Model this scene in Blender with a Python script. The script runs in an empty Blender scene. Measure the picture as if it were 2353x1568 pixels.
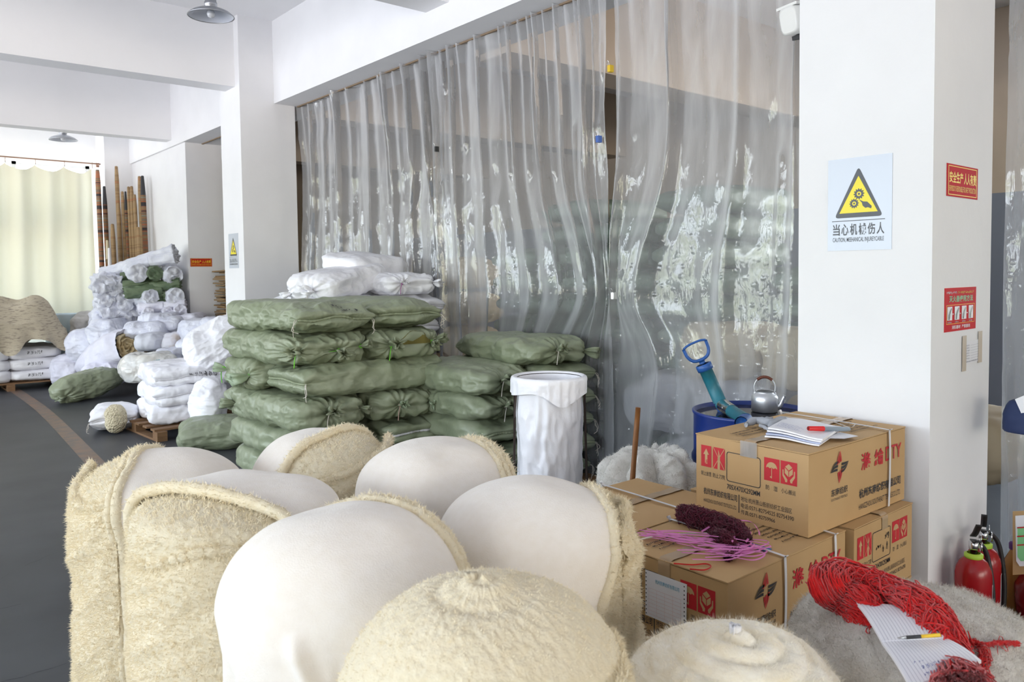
import bpy, math, random
import numpy as np
from mathutils import Vector, Matrix
SC = bpy.context.scene
COL = SC.collection
PI = math.pi

# ---------------------------------------------------------------- camera
H = 1.5
F_PX, CX, CY = 1805.3, 1176.5, 714.8
_y, _p, _r = map(math.radians, (40.15, 2.73, -0.70))
FW = np.array([math.sin(_y)*math.cos(_p), math.cos(_y)*math.cos(_p), -math.sin(_p)])
RT = np.array([math.cos(_y), -math.sin(_y), 0.0])
UP = np.cross(RT, FW)
RT, UP = RT*math.cos(_r)+UP*math.sin(_r), UP*math.cos(_r)-RT*math.sin(_r)
cam_d = bpy.data.cameras.new('camera')
cam_d.sensor_fit = 'HORIZONTAL'
cam_d.sensor_width = 36.0
cam_d.lens = 36.0*F_PX/2353
cam_d.shift_y = -(784-CY)/2353
cam_d.clip_start = 0.05
cam_d.dof.use_dof = True
cam_d.dof.focus_distance = 3.6
cam_d.dof.aperture_fstop = 7.0
cam = bpy.data.objects.new('camera', cam_d)
COL.objects.link(cam)
cam.matrix_world = Matrix(((RT[0], UP[0], -FW[0], 0), (RT[1], UP[1], -FW[1], 0), (RT[2], UP[2], -FW[2], H), (0, 0, 0, 1)))
SC.camera = cam

# ---------------------------------------------------------------- world (bright overcast sky, yard below made bright to light the ceiling)
world = bpy.data.worlds.new('sky')
SC.world = world
world.use_nodes = True
nt = world.node_tree
nt.nodes.clear()
tc = nt.nodes.new('ShaderNodeTexCoord')
sx = nt.nodes.new('ShaderNodeSeparateXYZ')
cr = nt.nodes.new('ShaderNodeValToRGB')
mp = nt.nodes.new('ShaderNodeMapRange')
bg = nt.nodes.new('ShaderNodeBackground')
wo = nt.nodes.new('ShaderNodeOutputWorld')
nt.links.new(tc.outputs['Generated'], sx.inputs[0])
nt.links.new(sx.outputs['Z'], mp.inputs[0])
mp.inputs[1].default_value = -1; mp.inputs[2].default_value = 1
nt.links.new(mp.outputs[0], cr.inputs[0])
mw = nt.nodes.new('ShaderNodeMapRange')      # sky tinted warmer behind the camera to warm the light from there
nt.links.new(sx.outputs['Y'], mw.inputs[0])
mw.inputs[1].default_value = -.25; mw.inputs[2].default_value = -.8
mxw = nt.nodes.new('ShaderNodeMix'); mxw.data_type = 'RGBA'; mxw.blend_type = 'MULTIPLY'
nt.links.new(mw.outputs[0], mxw.inputs['Factor']); nt.links.new(cr.outputs[0], mxw.inputs['A']); mxw.inputs['B'].default_value = (1.12, 0.97, 0.80, 1)
nt.links.new(mxw.outputs['Result'], bg.inputs[0])
nt.links.new(bg.outputs[0], wo.inputs[0])
el = cr.color_ramp.elements
el[0].position = 0.0; el[0].color = (0.95, 1.0, 1.07, 1)
el[1].position = 1.0; el[1].color = (0.60, 0.77, 1.0, 1)
for pos, c in ((0.46, (0.94, 0.98, 1.05)), (0.50, (0.42, 0.47, 0.34)), (0.515, (0.60, 0.66, 0.56)), (0.53, (0.85, 0.93, 1.0)), (0.70, (0.70, 0.85, 1.0))):
    e = el.new(pos); e.color = (*c, 1)
bg.inputs[1].default_value = 8.6

vs = SC.view_settings
SC.display_settings.display_device = 'sRGB'
vs.view_transform = 'Standard'
vs.look = 'None'
vs.gamma = 1.0
vs.use_curve_mapping = False
vs.exposure = 0.66
SC.cycles.max_bounces = 7
SC.cycles.diffuse_bounces = 5
SC.cycles.glossy_bounces = 3
SC.cycles.transmission_bounces = 5
SC.cycles.transparent_max_bounces = 16
SC.cycles.adaptive_threshold = 0.02
SC.cycles.caustics_reflective = False
SC.cycles.caustics_refractive = False
SC.cycles.sample_clamp_indirect = 6.0

def portal(name, loc, rot, sx_, sy_):
    l = bpy.data.lights.new(name, 'AREA')
    l.shape = 'RECTANGLE'; l.size = sx_; l.size_y = sy_
    l.cycles.is_portal = True
    o = bpy.data.objects.new(name, l)
    COL.objects.link(o)
    o.location = loc; o.rotation_euler = rot
WIN_L = [(-2.6, -0.2), (0.35, 3.35), (3.75, 6.75), (7.15, 10.15), (10.55, 13.55)]      # Y ranges of the windows in the left wall
for a, b in WIN_L:
    portal('daylight', (-5.05, (a+b)/2, 1.9), (0, -PI/2, 0), 2.2, b-a)
for a, b in ((-4.2, -.6), (-.2, 3.2)):
    portal('daylight', ((a+b)/2, -10.05, 1.9), (PI/2, 0, 0), b-a, 2.2)
portal('daylight', (1.0, 14.68, 2.05), (-PI/2, 0, 0), 4.2, 2.5)
portal('daylight', (9.65, .6, 1.9), (0, PI/2, 0), 2.2, 3.6)  # portal of the added window in the second room
portal('daylight', (6.7, -10.05, 2.1), (PI/2, 0, 0), 3.6, 2.6)

# ---------------------------------------------------------------- helpers
def tag(o, label=None, cat=None, group=None, kind=None):
    if label: o['label'] = label
    if cat: o['category'] = cat
    if group: o['group'] = group
    if kind: o['kind'] = kind
    return o
def thing(name, label, cat, loc=(0, 0, 0), rot=(0, 0, 0), group=None):
    o = bpy.data.objects.new(name, None)
    o.empty_display_size = 0.1
    COL.objects.link(o)
    o.location = loc; o.rotation_euler = rot
    return tag(o, label, cat, group)
def mk(name, V, Fs, mat, parent=None, smooth=True):
    V = np.ascontiguousarray(V, np.float32)
    Fs = [np.asarray(f, np.int32) for f in Fs if len(f)]
    me = bpy.data.meshes.new(name)
    me.vertices.add(len(V)); me.vertices.foreach_set('co', V.ravel())
    lo = np.concatenate([f.ravel() for f in Fs])
    tot = np.concatenate([np.full(len(f), f.shape[1], np.int32) for f in Fs])
    st = np.concatenate([[0], np.cumsum(tot)[:-1]]).astype(np.int32)
    me.loops.add(len(lo)); me.loops.foreach_set('vertex_index', lo)
    me.polygons.add(len(tot)); me.polygons.foreach_set('loop_start', st)
    me.polygons.foreach_set('use_smooth', np.full(len(tot), bool(smooth)))
    me.update(calc_edges=True)
    me.validate()
    if mat: me.materials.append(mat)
    o = bpy.data.objects.new(name, me)
    COL.objects.link(o)
    if parent: o.parent = parent
    return o
class G:
    def __init__(s): s.V = []; s.F = []; s.n = 0
    def add(s, V, F):
        V = np.asarray(V, float).reshape(-1, 3)
        Fl = F if isinstance(F, list) and len(F) and isinstance(F[0], np.ndarray) else [np.asarray(F)]
        for f in Fl: s.F.append(f+s.n)
        s.V.append(V); s.n += len(V); return s
    def box(s, x0, y0, z0, x1, y1, z1):
        V = [(x, y, z) for z in (z0, z1) for y in (y0, y1) for x in (x0, x1)]
        return s.add(V, [(0, 2, 3, 1), (4, 5, 7, 6), (0, 1, 5, 4), (2, 6, 7, 3), (0, 4, 6, 2), (1, 3, 7, 5)])
    def tube(s, P, r, n=8, closed=False, cap=True):
        V, F = tubeVF(P, r, n, closed, cap); return s.add(V, F)
    def grid(s, A, wrap_u=False, wrap_v=False):
        V, F = gridVF(A, wrap_u, wrap_v); return s.add(V, F)
    def lathe(s, prof, n=32, M_=None):
        t = np.linspace(0, 2*PI, n, endpoint=False)
        A = np.array([[(r*math.cos(a), r*math.sin(a), z) for a in t] for r, z in prof])
        V, F = gridVF(A, False, True)
        if M_ is not None: V = xf(V, M_)
        return s.add(V, F)
    def poly(s, pts):
        return s.add(pts, [tuple(range(len(pts)))])
    def build(s, name, mat, parent=None, smooth=True):
        V = np.concatenate(s.V); by = {}
        for f in s.F: by.setdefault(f.shape[1], []).append(f)
        return mk(name, V, [np.concatenate(v) for v in by.values()], mat, parent, smooth)
def gridVF(A, wu=False, wv=False):
    A = np.asarray(A, float); nu, nv = A.shape[:2]
    iu = np.arange(nu if wu else nu-1); iv = np.arange(nv if wv else nv-1)
    a, b = np.meshgrid(iu, iv, indexing='ij'); a2 = (a+1) % nu; b2 = (b+1) % nv
    return A.reshape(-1, 3), np.stack([a*nv+b, a2*nv+b, a2*nv+b2, a*nv+b2], -1).reshape(-1, 4)
def xf(V, M_):
    M_ = np.array(M_); return np.asarray(V) @ M_[:3, :3].T + M_[:3, 3]
def frames(P, closed=False):
    P = np.asarray(P, float)
    T = np.gradient(P, axis=0) if not closed else np.roll(P, -1, 0)-np.roll(P, 1, 0)
    T /= np.linalg.norm(T, axis=1, keepdims=True)+1e-12
    N = np.zeros_like(P); a = np.array([0, 0, 1.0]) if abs(T[0, 2]) < .9 else np.array([1.0, 0, 0])
    for i in range(len(P)):
        a = a-T[i]*(a@T[i]); l = np.linalg.norm(a)
        if l < 1e-6: a = np.cross(T[i], [.3, .5, .8]); l = np.linalg.norm(a)
        a = a/l; N[i] = a
    return T, N, np.cross(T, N)
def tubeVF(P, r, n=8, closed=False, cap=True):
    P = np.asarray(P, float); T, N, B = frames(P, closed)
    r = np.broadcast_to(np.asarray(r, float), (len(P),))
    t = np.linspace(0, 2*PI, n, endpoint=False)
    A = P[:, None]+r[:, None, None]*(np.cos(t)[None, :, None]*N[:, None]+np.sin(t)[None, :, None]*B[:, None])
    V, F = gridVF(A, closed, True); F = [F]
    if cap and not closed:
        F += [np.array([list(range(n))[::-1]]), np.array([[(len(P)-1)*n+i for i in range(n)]])]
    return V, F
def spline(pts, n=60, closed=False):
    p = np.asarray(pts, float); m = len(p)
    if closed: q = np.concatenate([p[-1:], p, p[:2]]); seg = m
    else: q = np.concatenate([2*p[:1]-p[1:2], p, 2*p[-1:]-p[-2:-1]]); seg = m-1
    t = np.linspace(0, seg, n, endpoint=not closed); i = np.minimum(t.astype(int), seg-1); u = (t-i)[:, None]
    a, b, c, d = q[i], q[i+1], q[i+2], q[i+3]
    return .5*(2*b+(c-a)*u+(2*a-5*b+4*c-d)*u**2+(3*b-a-3*c+d)*u**3)
def vnoise(P, seed=0):
    P = np.asarray(P, float); I = np.floor(P).astype(np.int64); f = P-I; f = f*f*f*(f*(f*6-15)+10)
    def h(dx, dy, dz):
        n = (I[..., 0]+dx)*374761393+(I[..., 1]+dy)*668265263+(I[..., 2]+dz)*1274126177+seed*974634777
        n = (n ^ (n >> 13)) & 0xffffffff; n = (n*1274126177) & 0xffffffff; n = n ^ (n >> 16)
        return (n & 0xffff)/32767.5-1
    x, y, z = f[..., 0], f[..., 1], f[..., 2]
    L = lambda a, b, t: a+(b-a)*t
    return L(L(L(h(0,0,0), h(1,0,0), x), L(h(0,1,0), h(1,1,0), x), y), L(L(h(0,0,1), h(1,0,1), x), L(h(0,1,1), h(1,1,1), x), y), z)
def fbm(P, o=3, seed=0):
    P = np.asarray(P, float); r = 0; a = 1.0
    for i in range(o): r = r+a*vnoise(P*2**i+17.3*i, seed+i); a *= .5
    return r
def ridge(P, o=3, seed=0):
    P = np.asarray(P, float); r = 0; a = 1.0
    for i in range(o): r = r+a*(1-2*np.abs(vnoise(P*2**i+9.1*i, seed+i))); a *= .5
    return r
def S(t): t = np.clip(t, 0, 1); return t*t*(3-2*t)
def at(px, py, Y):
    d = FW+RT*(px-CX)/F_PX+UP*(CY-py)/F_PX; k = Y/d[1]; return np.array([0, 0, H])+d*k
def atX(px, py, X):
    d = FW+RT*(px-CX)/F_PX+UP*(CY-py)/F_PX; k = X/d[0]; return np.array([0, 0, H])+d*k
def atZ(px, py, Z):
    d = FW+RT*(px-CX)/F_PX+UP*(CY-py)/F_PX; k = (Z-H)/d[2]; return np.array([0, 0, H])+d*k

# ---------------------------------------------------------------- materials
MATS = {}
def mat(name, col, rough=.6, col2=None, nscale=8, detail=4, lo=.35, hi=.65, stretch=(1, 1, 1), bumps=(), metal=0, spec=.5, trans=0, sheen=0, ntype='noise'):
    m = bpy.data.materials.new(name); m.use_nodes = True
    t = m.node_tree; N = t.nodes; b = N['Principled BSDF']
    b.inputs['Base Color'].default_value = (*col, 1); b.inputs['Roughness'].default_value = rough
    b.inputs['Metallic'].default_value = metal; b.inputs['Specular IOR Level'].default_value = spec
    if sheen: b.inputs['Sheen Weight'].default_value = sheen; b.inputs['Sheen Roughness'].default_value = .5
    tcn = N.new('ShaderNodeTexCoord'); mpn = N.new('ShaderNodeMapping')
    t.links.new(tcn.outputs['Object'], mpn.inputs[0]); mpn.inputs['Scale'].default_value = stretch
    if col2:
        n = N.new('ShaderNodeTexNoise'); n.inputs['Scale'].default_value = nscale; n.inputs['Detail'].default_value = detail
        t.links.new(mpn.outputs[0], n.inputs['Vector'])
        r = N.new('ShaderNodeValToRGB'); t.links.new(n.outputs[0], r.inputs[0])
        r.color_ramp.elements[0].position = lo; r.color_ramp.elements[0].color = (*col, 1)
        r.color_ramp.elements[1].position = hi; r.color_ramp.elements[1].color = (*col2, 1)
        t.links.new(r.outputs[0], b.inputs['Base Color'])
    prev = None
    for kind, sc, st, dist in bumps:
        if kind == 'noise': n = N.new('ShaderNodeTexNoise'); n.inputs['Detail'].default_value = 4; out = n.outputs[0]
        elif kind == 'voronoi': n = N.new('ShaderNodeTexVoronoi'); out = n.outputs['Distance']
        elif kind == 'crease':
            n = N.new('ShaderNodeTexNoise'); n.inputs['Detail'].default_value = 3; n.inputs['Distortion'].default_value = .8
            n.noise_type = 'RIDGED_MULTIFRACTAL'; out = n.outputs[0]
        elif kind == 'weave':
            n = N.new('ShaderNodeTexWave'); n.bands_direction = 'X'; out = n.outputs[0]; n.inputs['Distortion'].default_value = 1.5
        elif kind == 'weavez':
            n = N.new('ShaderNodeTexWave'); n.bands_direction = 'Z'; out = n.outputs[0]; n.inputs['Distortion'].default_value = 1.5
        n.inputs['Scale'].default_value = sc
        t.links.new(tcn.outputs['Object'], n.inputs['Vector'])
        bp = N.new('ShaderNodeBump'); bp.inputs['Strength'].default_value = st; bp.inputs['Distance'].default_value = dist
        t.links.new(out, bp.inputs['Height'])
        if prev: t.links.new(prev.outputs[0], bp.inputs['Normal'])
        prev = bp
    if prev: t.links.new(prev.outputs[0], b.inputs['Normal'])
    if trans:
        tr = N.new('ShaderNodeBsdfTranslucent'); mx = N.new('ShaderNodeMixShader'); mx.inputs[0].default_value = trans
        tr.inputs[0].default_value = (*col, 1)
        t.links.new(b.outputs[0], mx.inputs[1]); t.links.new(tr.outputs[0], mx.inputs[2])
        t.links.new(mx.outputs[0], N['Material Output'].inputs[0])
    MATS[name] = m; return m
PLASTER = mat('white_plaster', (.83, .83, .85), .8, (.80, .80, .82), 2.5, bumps=(('noise', 14, .12, .01), ('noise', 90, .06, .004)))
CEILM = mat('ceiling_paint', (.88, .88, .90), .85, (.85, .85, .87), 1.5, bumps=(('noise', 10, .12, .01),))
BEIGE = mat('cream_wall_paint', (.60, .50, .40), .85, (.55, .46, .37), 2)
DADO = mat('blue_grey_dado_paint', (.25, .28, .36), .7)
FLOORM = mat('polished_grey_floor', (.034, .036, .042), .45, (.055, .058, .064), 1.6, 6, spec=.25, bumps=(('noise', 3, .05, .01),))
LINEM = mat('worn_orange_line_paint', (.22, .13, .085), .5, (.13, .105, .09), 9, 6)
GREEN = mat('sage_woven_polypropylene', (.232, .268, .172), .40, (.268, .30, .205), 5, bumps=(('crease', 9, .5, .014), ('noise', 26, .4, .008), ('weave', 160, .10, .002)))
DGREEN = mat('dark_green_woven_polypropylene', (.10, .15, .085), .45, (.14, .19, .11), 9, bumps=(('crease', 16, .4, .012),))
GLIGHT = mat('pale_green_gathered_cloth', (.30, .37, .25), .45, bumps=(('noise', 60, .4, .004),))
WHITE = mat('white_woven_polypropylene', (.88, .88, .92), .42, (.84, .84, .89), 5, bumps=(('crease', 8, .5, .014), ('noise', 26, .4, .008), ('weave', 160, .06, .002)))
LAV = mat('lavender_sack_cloth_blue_lit', (.68, .68, .79), .5, (.76, .76, .86), 8, bumps=(('crease', 14, .45, .012), ('noise', 40, .3, .006)))  # lavender white, shifted bluer to carry the bluish light on the left heap
FARW = mat('crumpled_white_cloth_blue_lit', (.76, .78, .87), .38, (.66, .68, .80), 9, 5, bumps=(('crease', 12, .6, .02), ('noise', 40, .4, .008)))  # white darkened and blued, the bluish light on the heap put into its colour
SEAMM = mat('stitched_seam', (.30, .34, .22), .7, bumps=(('weave', 120, .6, .002),))
WSEAM = mat('white_stitching', (.72, .71, .74), .7, bumps=(('weave', 120, .6, .002),))
LIME = mat('lime_green_strapping', (.16, .62, .03), .35)
STRING = mat('off_white_string', (.62, .58, .52), .7)
BLACKM = mat('black_ink', (.03, .03, .035), .6)
REDM = mat('red_ink', (.55, .02, .03), .55, (.48, .02, .03), 20)
KRAFT = mat('brown_corrugated_cardboard', (.53, .345, .165), .72, (.49, .31, .14), 3, 3, bumps=(('weave', 60, .03, .002), ('noise', 6, .08, .01)))
KRAFTD = mat('cardboard_edge', (.25, .155, .07), .8)
TAPE = mat('brown_packing_tape', (.42, .29, .17), .18)
FLEECE = mat('cream_sherpa_fleece', (.91, .825, .64), .95, (.87, .765, .56), 60, 3, .3, .7, bumps=(('noise', 190, .6, .005),), spec=.1, sheen=.3, trans=.25)
KNIT = mat('off_white_knit_backing', (.80, .745, .685), .92, (.78, .72, .65), 40, 3, bumps=(('noise', 300, .35, .003), ('noise', 25, .12, .01)), spec=.15, sheen=.2)
MOHAIR = mat('ivory_brushed_mohair', (.92, .87, .75), .95, (.82, .73, .55), 16, 4, .35, .7, stretch=(1, 1, 3), bumps=(('noise', 120, .5, .006),), spec=.1, sheen=.4)
HEATHER = mat('grey_heather_fleece', (.54, .50, .44), .95, (.66, .63, .58), 22, 5, .3, .7, bumps=(('noise', 160, .7, .008),), spec=.1, sheen=.3)
WOOD = mat('raw_pallet_wood', (.24, .13, .06), .75, (.16, .085, .04), 12, 5, stretch=(1, 8, 8))
PAPER = mat('white_paper', (.83, .83, .87), .6)
INKB = mat('blue_ballpoint_ink', (.12, .15, .42), .6)
GREYL = mat('grey_ruled_line', (.42, .42, .50), .6)
# ---------------------------------------------------------------- the building
def struct(name, boxes, m, parent=None, bev=0):
    g = G()
    for b in boxes: g.box(*b)
    o = g.build(name, m, parent, smooth=False)
    if parent is None: o['kind'] = 'structure'
    return o
ZC, ZB = 4.27, 3.385
floor = struct('floor', [(-5.2, -10.2, -.2, 9.8, 14.9, 0)], FLOORM)
ceiling = struct('ceiling', [(-5.2, -10.2, ZC, 9.8, 14.9, ZC+.2)], CEILM)
g = G(); c1 = [(1.59, 13.6), (1.60, 12.1), (1.57, 10.1), (1.41, 7.08), (1.1, 2.0), (.9, -2.5)]
P = spline([(x, y, 0) for x, y in c1], 60)
A = np.stack([P+[0, 0, .0015], P+[.135, -.04, .0015]], 0)
g.grid(A); o = g.build('floor_marking', LINEM); tag(o, 'worn orange-brown painted safety line along the grey floor', 'floor line')
# cracks in the floor
g = G(); rng = random.Random(5)
for (x, y, a, n) in ((.18, 2.6, -1.9, 40), (.55, 4.2, 2.9, 26), (.3, 3.4, 1.0, 20)):
    pts = []
    for i in range(n):
        pts.append((x, y, .0008)); a += rng.uniform(-.5, .5); a *= .98; x += .05*math.cos(a); y += .05*math.sin(a)
    p = np.array(pts); A = np.stack([p, p+[.0025, .002, 0]], 0); g.grid(A)
tag(g.build('floor_crack', mat('dark_crack', (.02, .02, .022), .9)), 'thin dark cracks wandering across the grey floor at left', 'crack', kind='stuff')

wb = []; prev = -10.2
for a, b in WIN_L:
    wb += [(-5.2, prev, 0, -5, a, ZC), (-5.2, a, 0, -5, b, .8), (-5.2, a, 3.0, -5, b, ZC)]; prev = b
wb.append((-5.2, prev, 0, -5, 14.9, ZC))
struct('wall_left', wb, PLASTER)
wb = []; prev = -5.2
for a, b, z0, z1 in ((-4.2, -.6, .8, 3.0), (-.2, 3.2, .8, 3.0), (4.9, 8.5, .8, 3.4)):
    wb += [(prev, -10.2, 0, a, -10, ZC), (a, -10.2, 0, b, -10, z0), (a, -10.2, z1, b, -10, ZC)]; prev = b
wb.append((prev, -10.2, 0, 9.8, -10, ZC))
struct('wall_back', wb, mat('warm_bounce_cream', (.84, .75, .64), .85))  # unseen wall, coloured warm to tint the light it bounces forward
struct('wall_far', [(-5.2, 14.6, 0, -1.1, 14.8, ZC), (-1.1, 14.6, 0, 3.16, 14.8, .8), (-1.1, 14.6, 3.38, 3.16, 14.8, ZC), (3.16, 14.6, 0, 9.8, 14.8, ZC)], PLASTER)
struct('wall_right', [(9.5, -10.2, 0, 9.7, -1.2, ZC), (9.5, -1.2, 0, 9.7, 2.4, .8), (9.5, -1.2, 3.0, 9.7, 2.4, ZC), (9.5, 2.4, 0, 9.7, 14.9, ZC)], BEIGE)
struct('wall_middle', [(3.665, 11.37, 0, 4.25, 14.6, ZB+.01)], PLASTER)
struct('trim_1', [(9.46, 2.4, 0, 9.5, 14.6, 2.3)], DADO)
GLASS = bpy.data.materials.new('window_glass'); GLASS.use_nodes = True
t = GLASS.node_tree; t.nodes.clear()
a_ = t.nodes.new('ShaderNodeBsdfTransparent'); b_ = t.nodes.new('ShaderNodeBsdfGlossy'); b_.inputs['Roughness'].default_value = .02
m_ = t.nodes.new('ShaderNodeMixShader'); o_ = t.nodes.new('ShaderNodeOutputMaterial'); m_.inputs[0].default_value = .06
t.links.new(a_.outputs[0], m_.inputs[1]); t.links.new(b_.outputs[0], m_.inputs[2]); t.links.new(m_.outputs[0], o_.inputs[0])
ALU = mat('aluminium_frame', (.55, .56, .58), .4, metal=.6)
def window(n, axis, c, a, b, z0, z1, rails):
    g = G(); w = .03
    def bar(u0, u1, q0, q1):
        if axis == 'x': g.box(c-.03, u0, q0, c+.03, u1, q1)
        else: g.box(u0, c-.03, q0, u1, c+.03, q1)
    k = max(2, round((b-a)/1.0))
    for i in range(k+1): u = a+w+(b-a-2*w)*i/k; bar(u-w, u+w, z0, z1)
    for q in rails: bar(a, b, q-w, q+w)
    bar(a, b, z0, z0+.05); bar(a, b, z1-.05, z1)
    r = thing('window_%d' % n, None, None); r['kind'] = 'structure'
    g.build('window_frame', ALU, r, False)
    gl = G()
    if axis == 'x': gl.box(c-.003, a, z0, c+.003, b, z1)
    else: gl.box(a, c-.003, z0, b, c+.003, z1)
    gl.build('window_pane', GLASS, r, False)
for i, (a, b) in enumerate(WIN_L): window(i+1, 'x', -5.1, a, b, .8, 3.0, (2.3,))
window(6, 'y', -10.1, -4.2, -.6, .8, 3.0, (2.3,)); window(7, 'y', -10.1, -.2, 3.2, .8, 3.0, (2.3,)); window(8, 'y', -10.1, 4.9, 8.5, .8, 3.4, (2.55,))  # unseen back windows, added and sized for fill light from behind
window(10, 'x', 9.6, -1.2, 2.4, .8, 3.0, (2.3,))  # unseen window added to brighten the second room
window(9, 'y', 14.7, -1.1, 3.16, .8, 3.38, (2.30, 2.35, 2.40, 2.45, 2.50))
struct('beam_right', [(3.63, -10, ZB, 4.25, 14.6, ZC)], PLASTER)
PIL = [(1.295, 1.862), (8.29, 8.86), (14.05, 14.6), (-5.7, -5.13)]
PB = .62
for i, (a, b) in enumerate(PIL):
    struct('column_%d' % (i+1), [(3.25, a, 0, 3.87 if i < 2 else 3.9, b, ZC)], PLASTER)
bi = 0
for a, b, zb in ((5.02, 5.33, 3.60), (8.41, 8.69, 3.535), (11.84, 12.08, 3.475), (1.45, 1.75, 3.535), (-1.9, -1.6, 3.5), (-5.5, -5.2, 3.5)):
    bi += 1
    struct('beam_cross_%d' % bi, [(-5, a, zb, 3.64, b, ZC)], CEILM)
    bi += 1
    struct('beam_cross_%d' % bi, [(4.24, a, 3.33, 9.5, b+.08, ZC)], BEIGE)
# inner faces of the second room are cream
struct('wall_inner', [(4.25, 14.55, 0, 9.5, 14.6, ZC), (4.251, -10, ZB+.02, 4.262, 14.55, ZC-.01)], BEIGE)
struct('trim_2', [(4.9, -10.0, 0, 9.46, -9.95, .8)], DADO)

# ---------------------------------------------------------------- clear plastic curtains
PL = bpy.data.materials.new('clear_plastic_film'); PL.use_nodes = True
t = PL.node_tree; N = t.nodes; N.clear()
def nd(k, **kw):
    n = N.new(k)
    for a, v in kw.items(): n.inputs[a.replace('_', ' ')].default_value = v
    return n
tcn = nd('ShaderNodeTexCoord')
mpn = nd('ShaderNodeMapping'); mpn.inputs['Scale'].default_value = (1, 1, .28); t.links.new(tcn.outputs['Object'], mpn.inputs[0])
n1 = nd('ShaderNodeTexNoise', Scale=9.0, Detail=4.0, Distortion=.6); t.links.new(mpn.outputs[0], n1.inputs['Vector'])
n2 = nd('ShaderNodeTexNoise', Scale=42.0, Detail=2.0, Distortion=1.0); t.links.new(mpn.outputs[0], n2.inputs['Vector'])
b1 = nd('ShaderNodeBump', Strength=.17, Distance=.03); t.links.new(n1.outputs[0], b1.inputs['Height'])
b2 = nd('ShaderNodeBump', Strength=.26, Distance=.006); t.links.new(n2.outputs[0], b2.inputs['Height']); t.links.new(b1.outputs[0], b2.inputs['Normal'])
# small bubbles in the film, denser towards the floor
sep = nd('ShaderNodeSeparateXYZ'); t.links.new(tcn.outputs['Object'], sep.inputs[0])
vo = nd('ShaderNodeTexVoronoi', Scale=17.0); t.links.new(tcn.outputs['Object'], vo.inputs['Vector'])
mr = nd('ShaderNodeMapRange'); t.links.new(vo.outputs['Distance'], mr.inputs[0])
for i, v in ((1, 0), (2, .30), (3, 1), (4, 0)): mr.inputs[i].default_value = v
mz = nd('ShaderNodeMapRange'); t.links.new(sep.outputs['Z'], mz.inputs[0])
for i, v in ((1, .7), (2, 1.9), (3, 1), (4, 0)): mz.inputs[i].default_value = v
mu = nd('ShaderNodeMath'); mu.operation = 'MULTIPLY'; t.links.new(mr.outputs[0], mu.inputs[0]); t.links.new(mz.outputs[0], mu.inputs[1])
b3 = nd('ShaderNodeBump', Strength=.55, Distance=.012); t.links.new(mu.outputs[0], b3.inputs['Height']); t.links.new(b2.outputs[0], b3.inputs['Normal'])
tr = nd('ShaderNodeBsdfTransparent'); tr.inputs[0].default_value = (.95, .96, .97, 1)
df = nd('ShaderNodeBsdfDiffuse'); df.inputs[0].default_value = (.93, .94, .97, 1); t.links.new(b1.outputs[0], df.inputs['Normal'])
tl = nd('ShaderNodeBsdfTranslucent'); tl.inputs[0].default_value = (.86, .88, .92, 1)
ms = nd('ShaderNodeMixShader', Fac=.18); t.links.new(df.outputs[0], ms.inputs[1]); t.links.new(tl.outputs[0], ms.inputs[2])
lw = nd('ShaderNodeLayerWeight', Blend=.32); t.links.new(b1.outputs[0], lw.inputs['Normal'])
mf = nd('ShaderNodeMapRange'); t.links.new(lw.outputs['Facing'], mf.inputs[0]); mf.inputs[3].default_value = .23; mf.inputs[4].default_value = .92
m1 = nd('ShaderNodeMixShader'); t.links.new(mf.outputs[0], m1.inputs[0]); t.links.new(tr.outputs[0], m1.inputs[1]); t.links.new(ms.outputs[0], m1.inputs[2])
gl = nd('ShaderNodeBsdfGlossy', Roughness=.05); t.links.new(b3.outputs[0], gl.inputs['Normal'])
fr = nd('ShaderNodeFresnel', IOR=1.62); t.links.new(b2.outputs[0], fr.inputs['Normal'])
m2 = nd('ShaderNodeMixShader'); t.links.new(fr.outputs[0], m2.inputs[0]); t.links.new(m1.outputs[0], m2.inputs[1]); t.links.new(gl.outputs[0], m2.inputs[2])
oo = nd('ShaderNodeOutputMaterial'); t.links.new(m2.outputs[0], oo.inputs[0])

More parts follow.
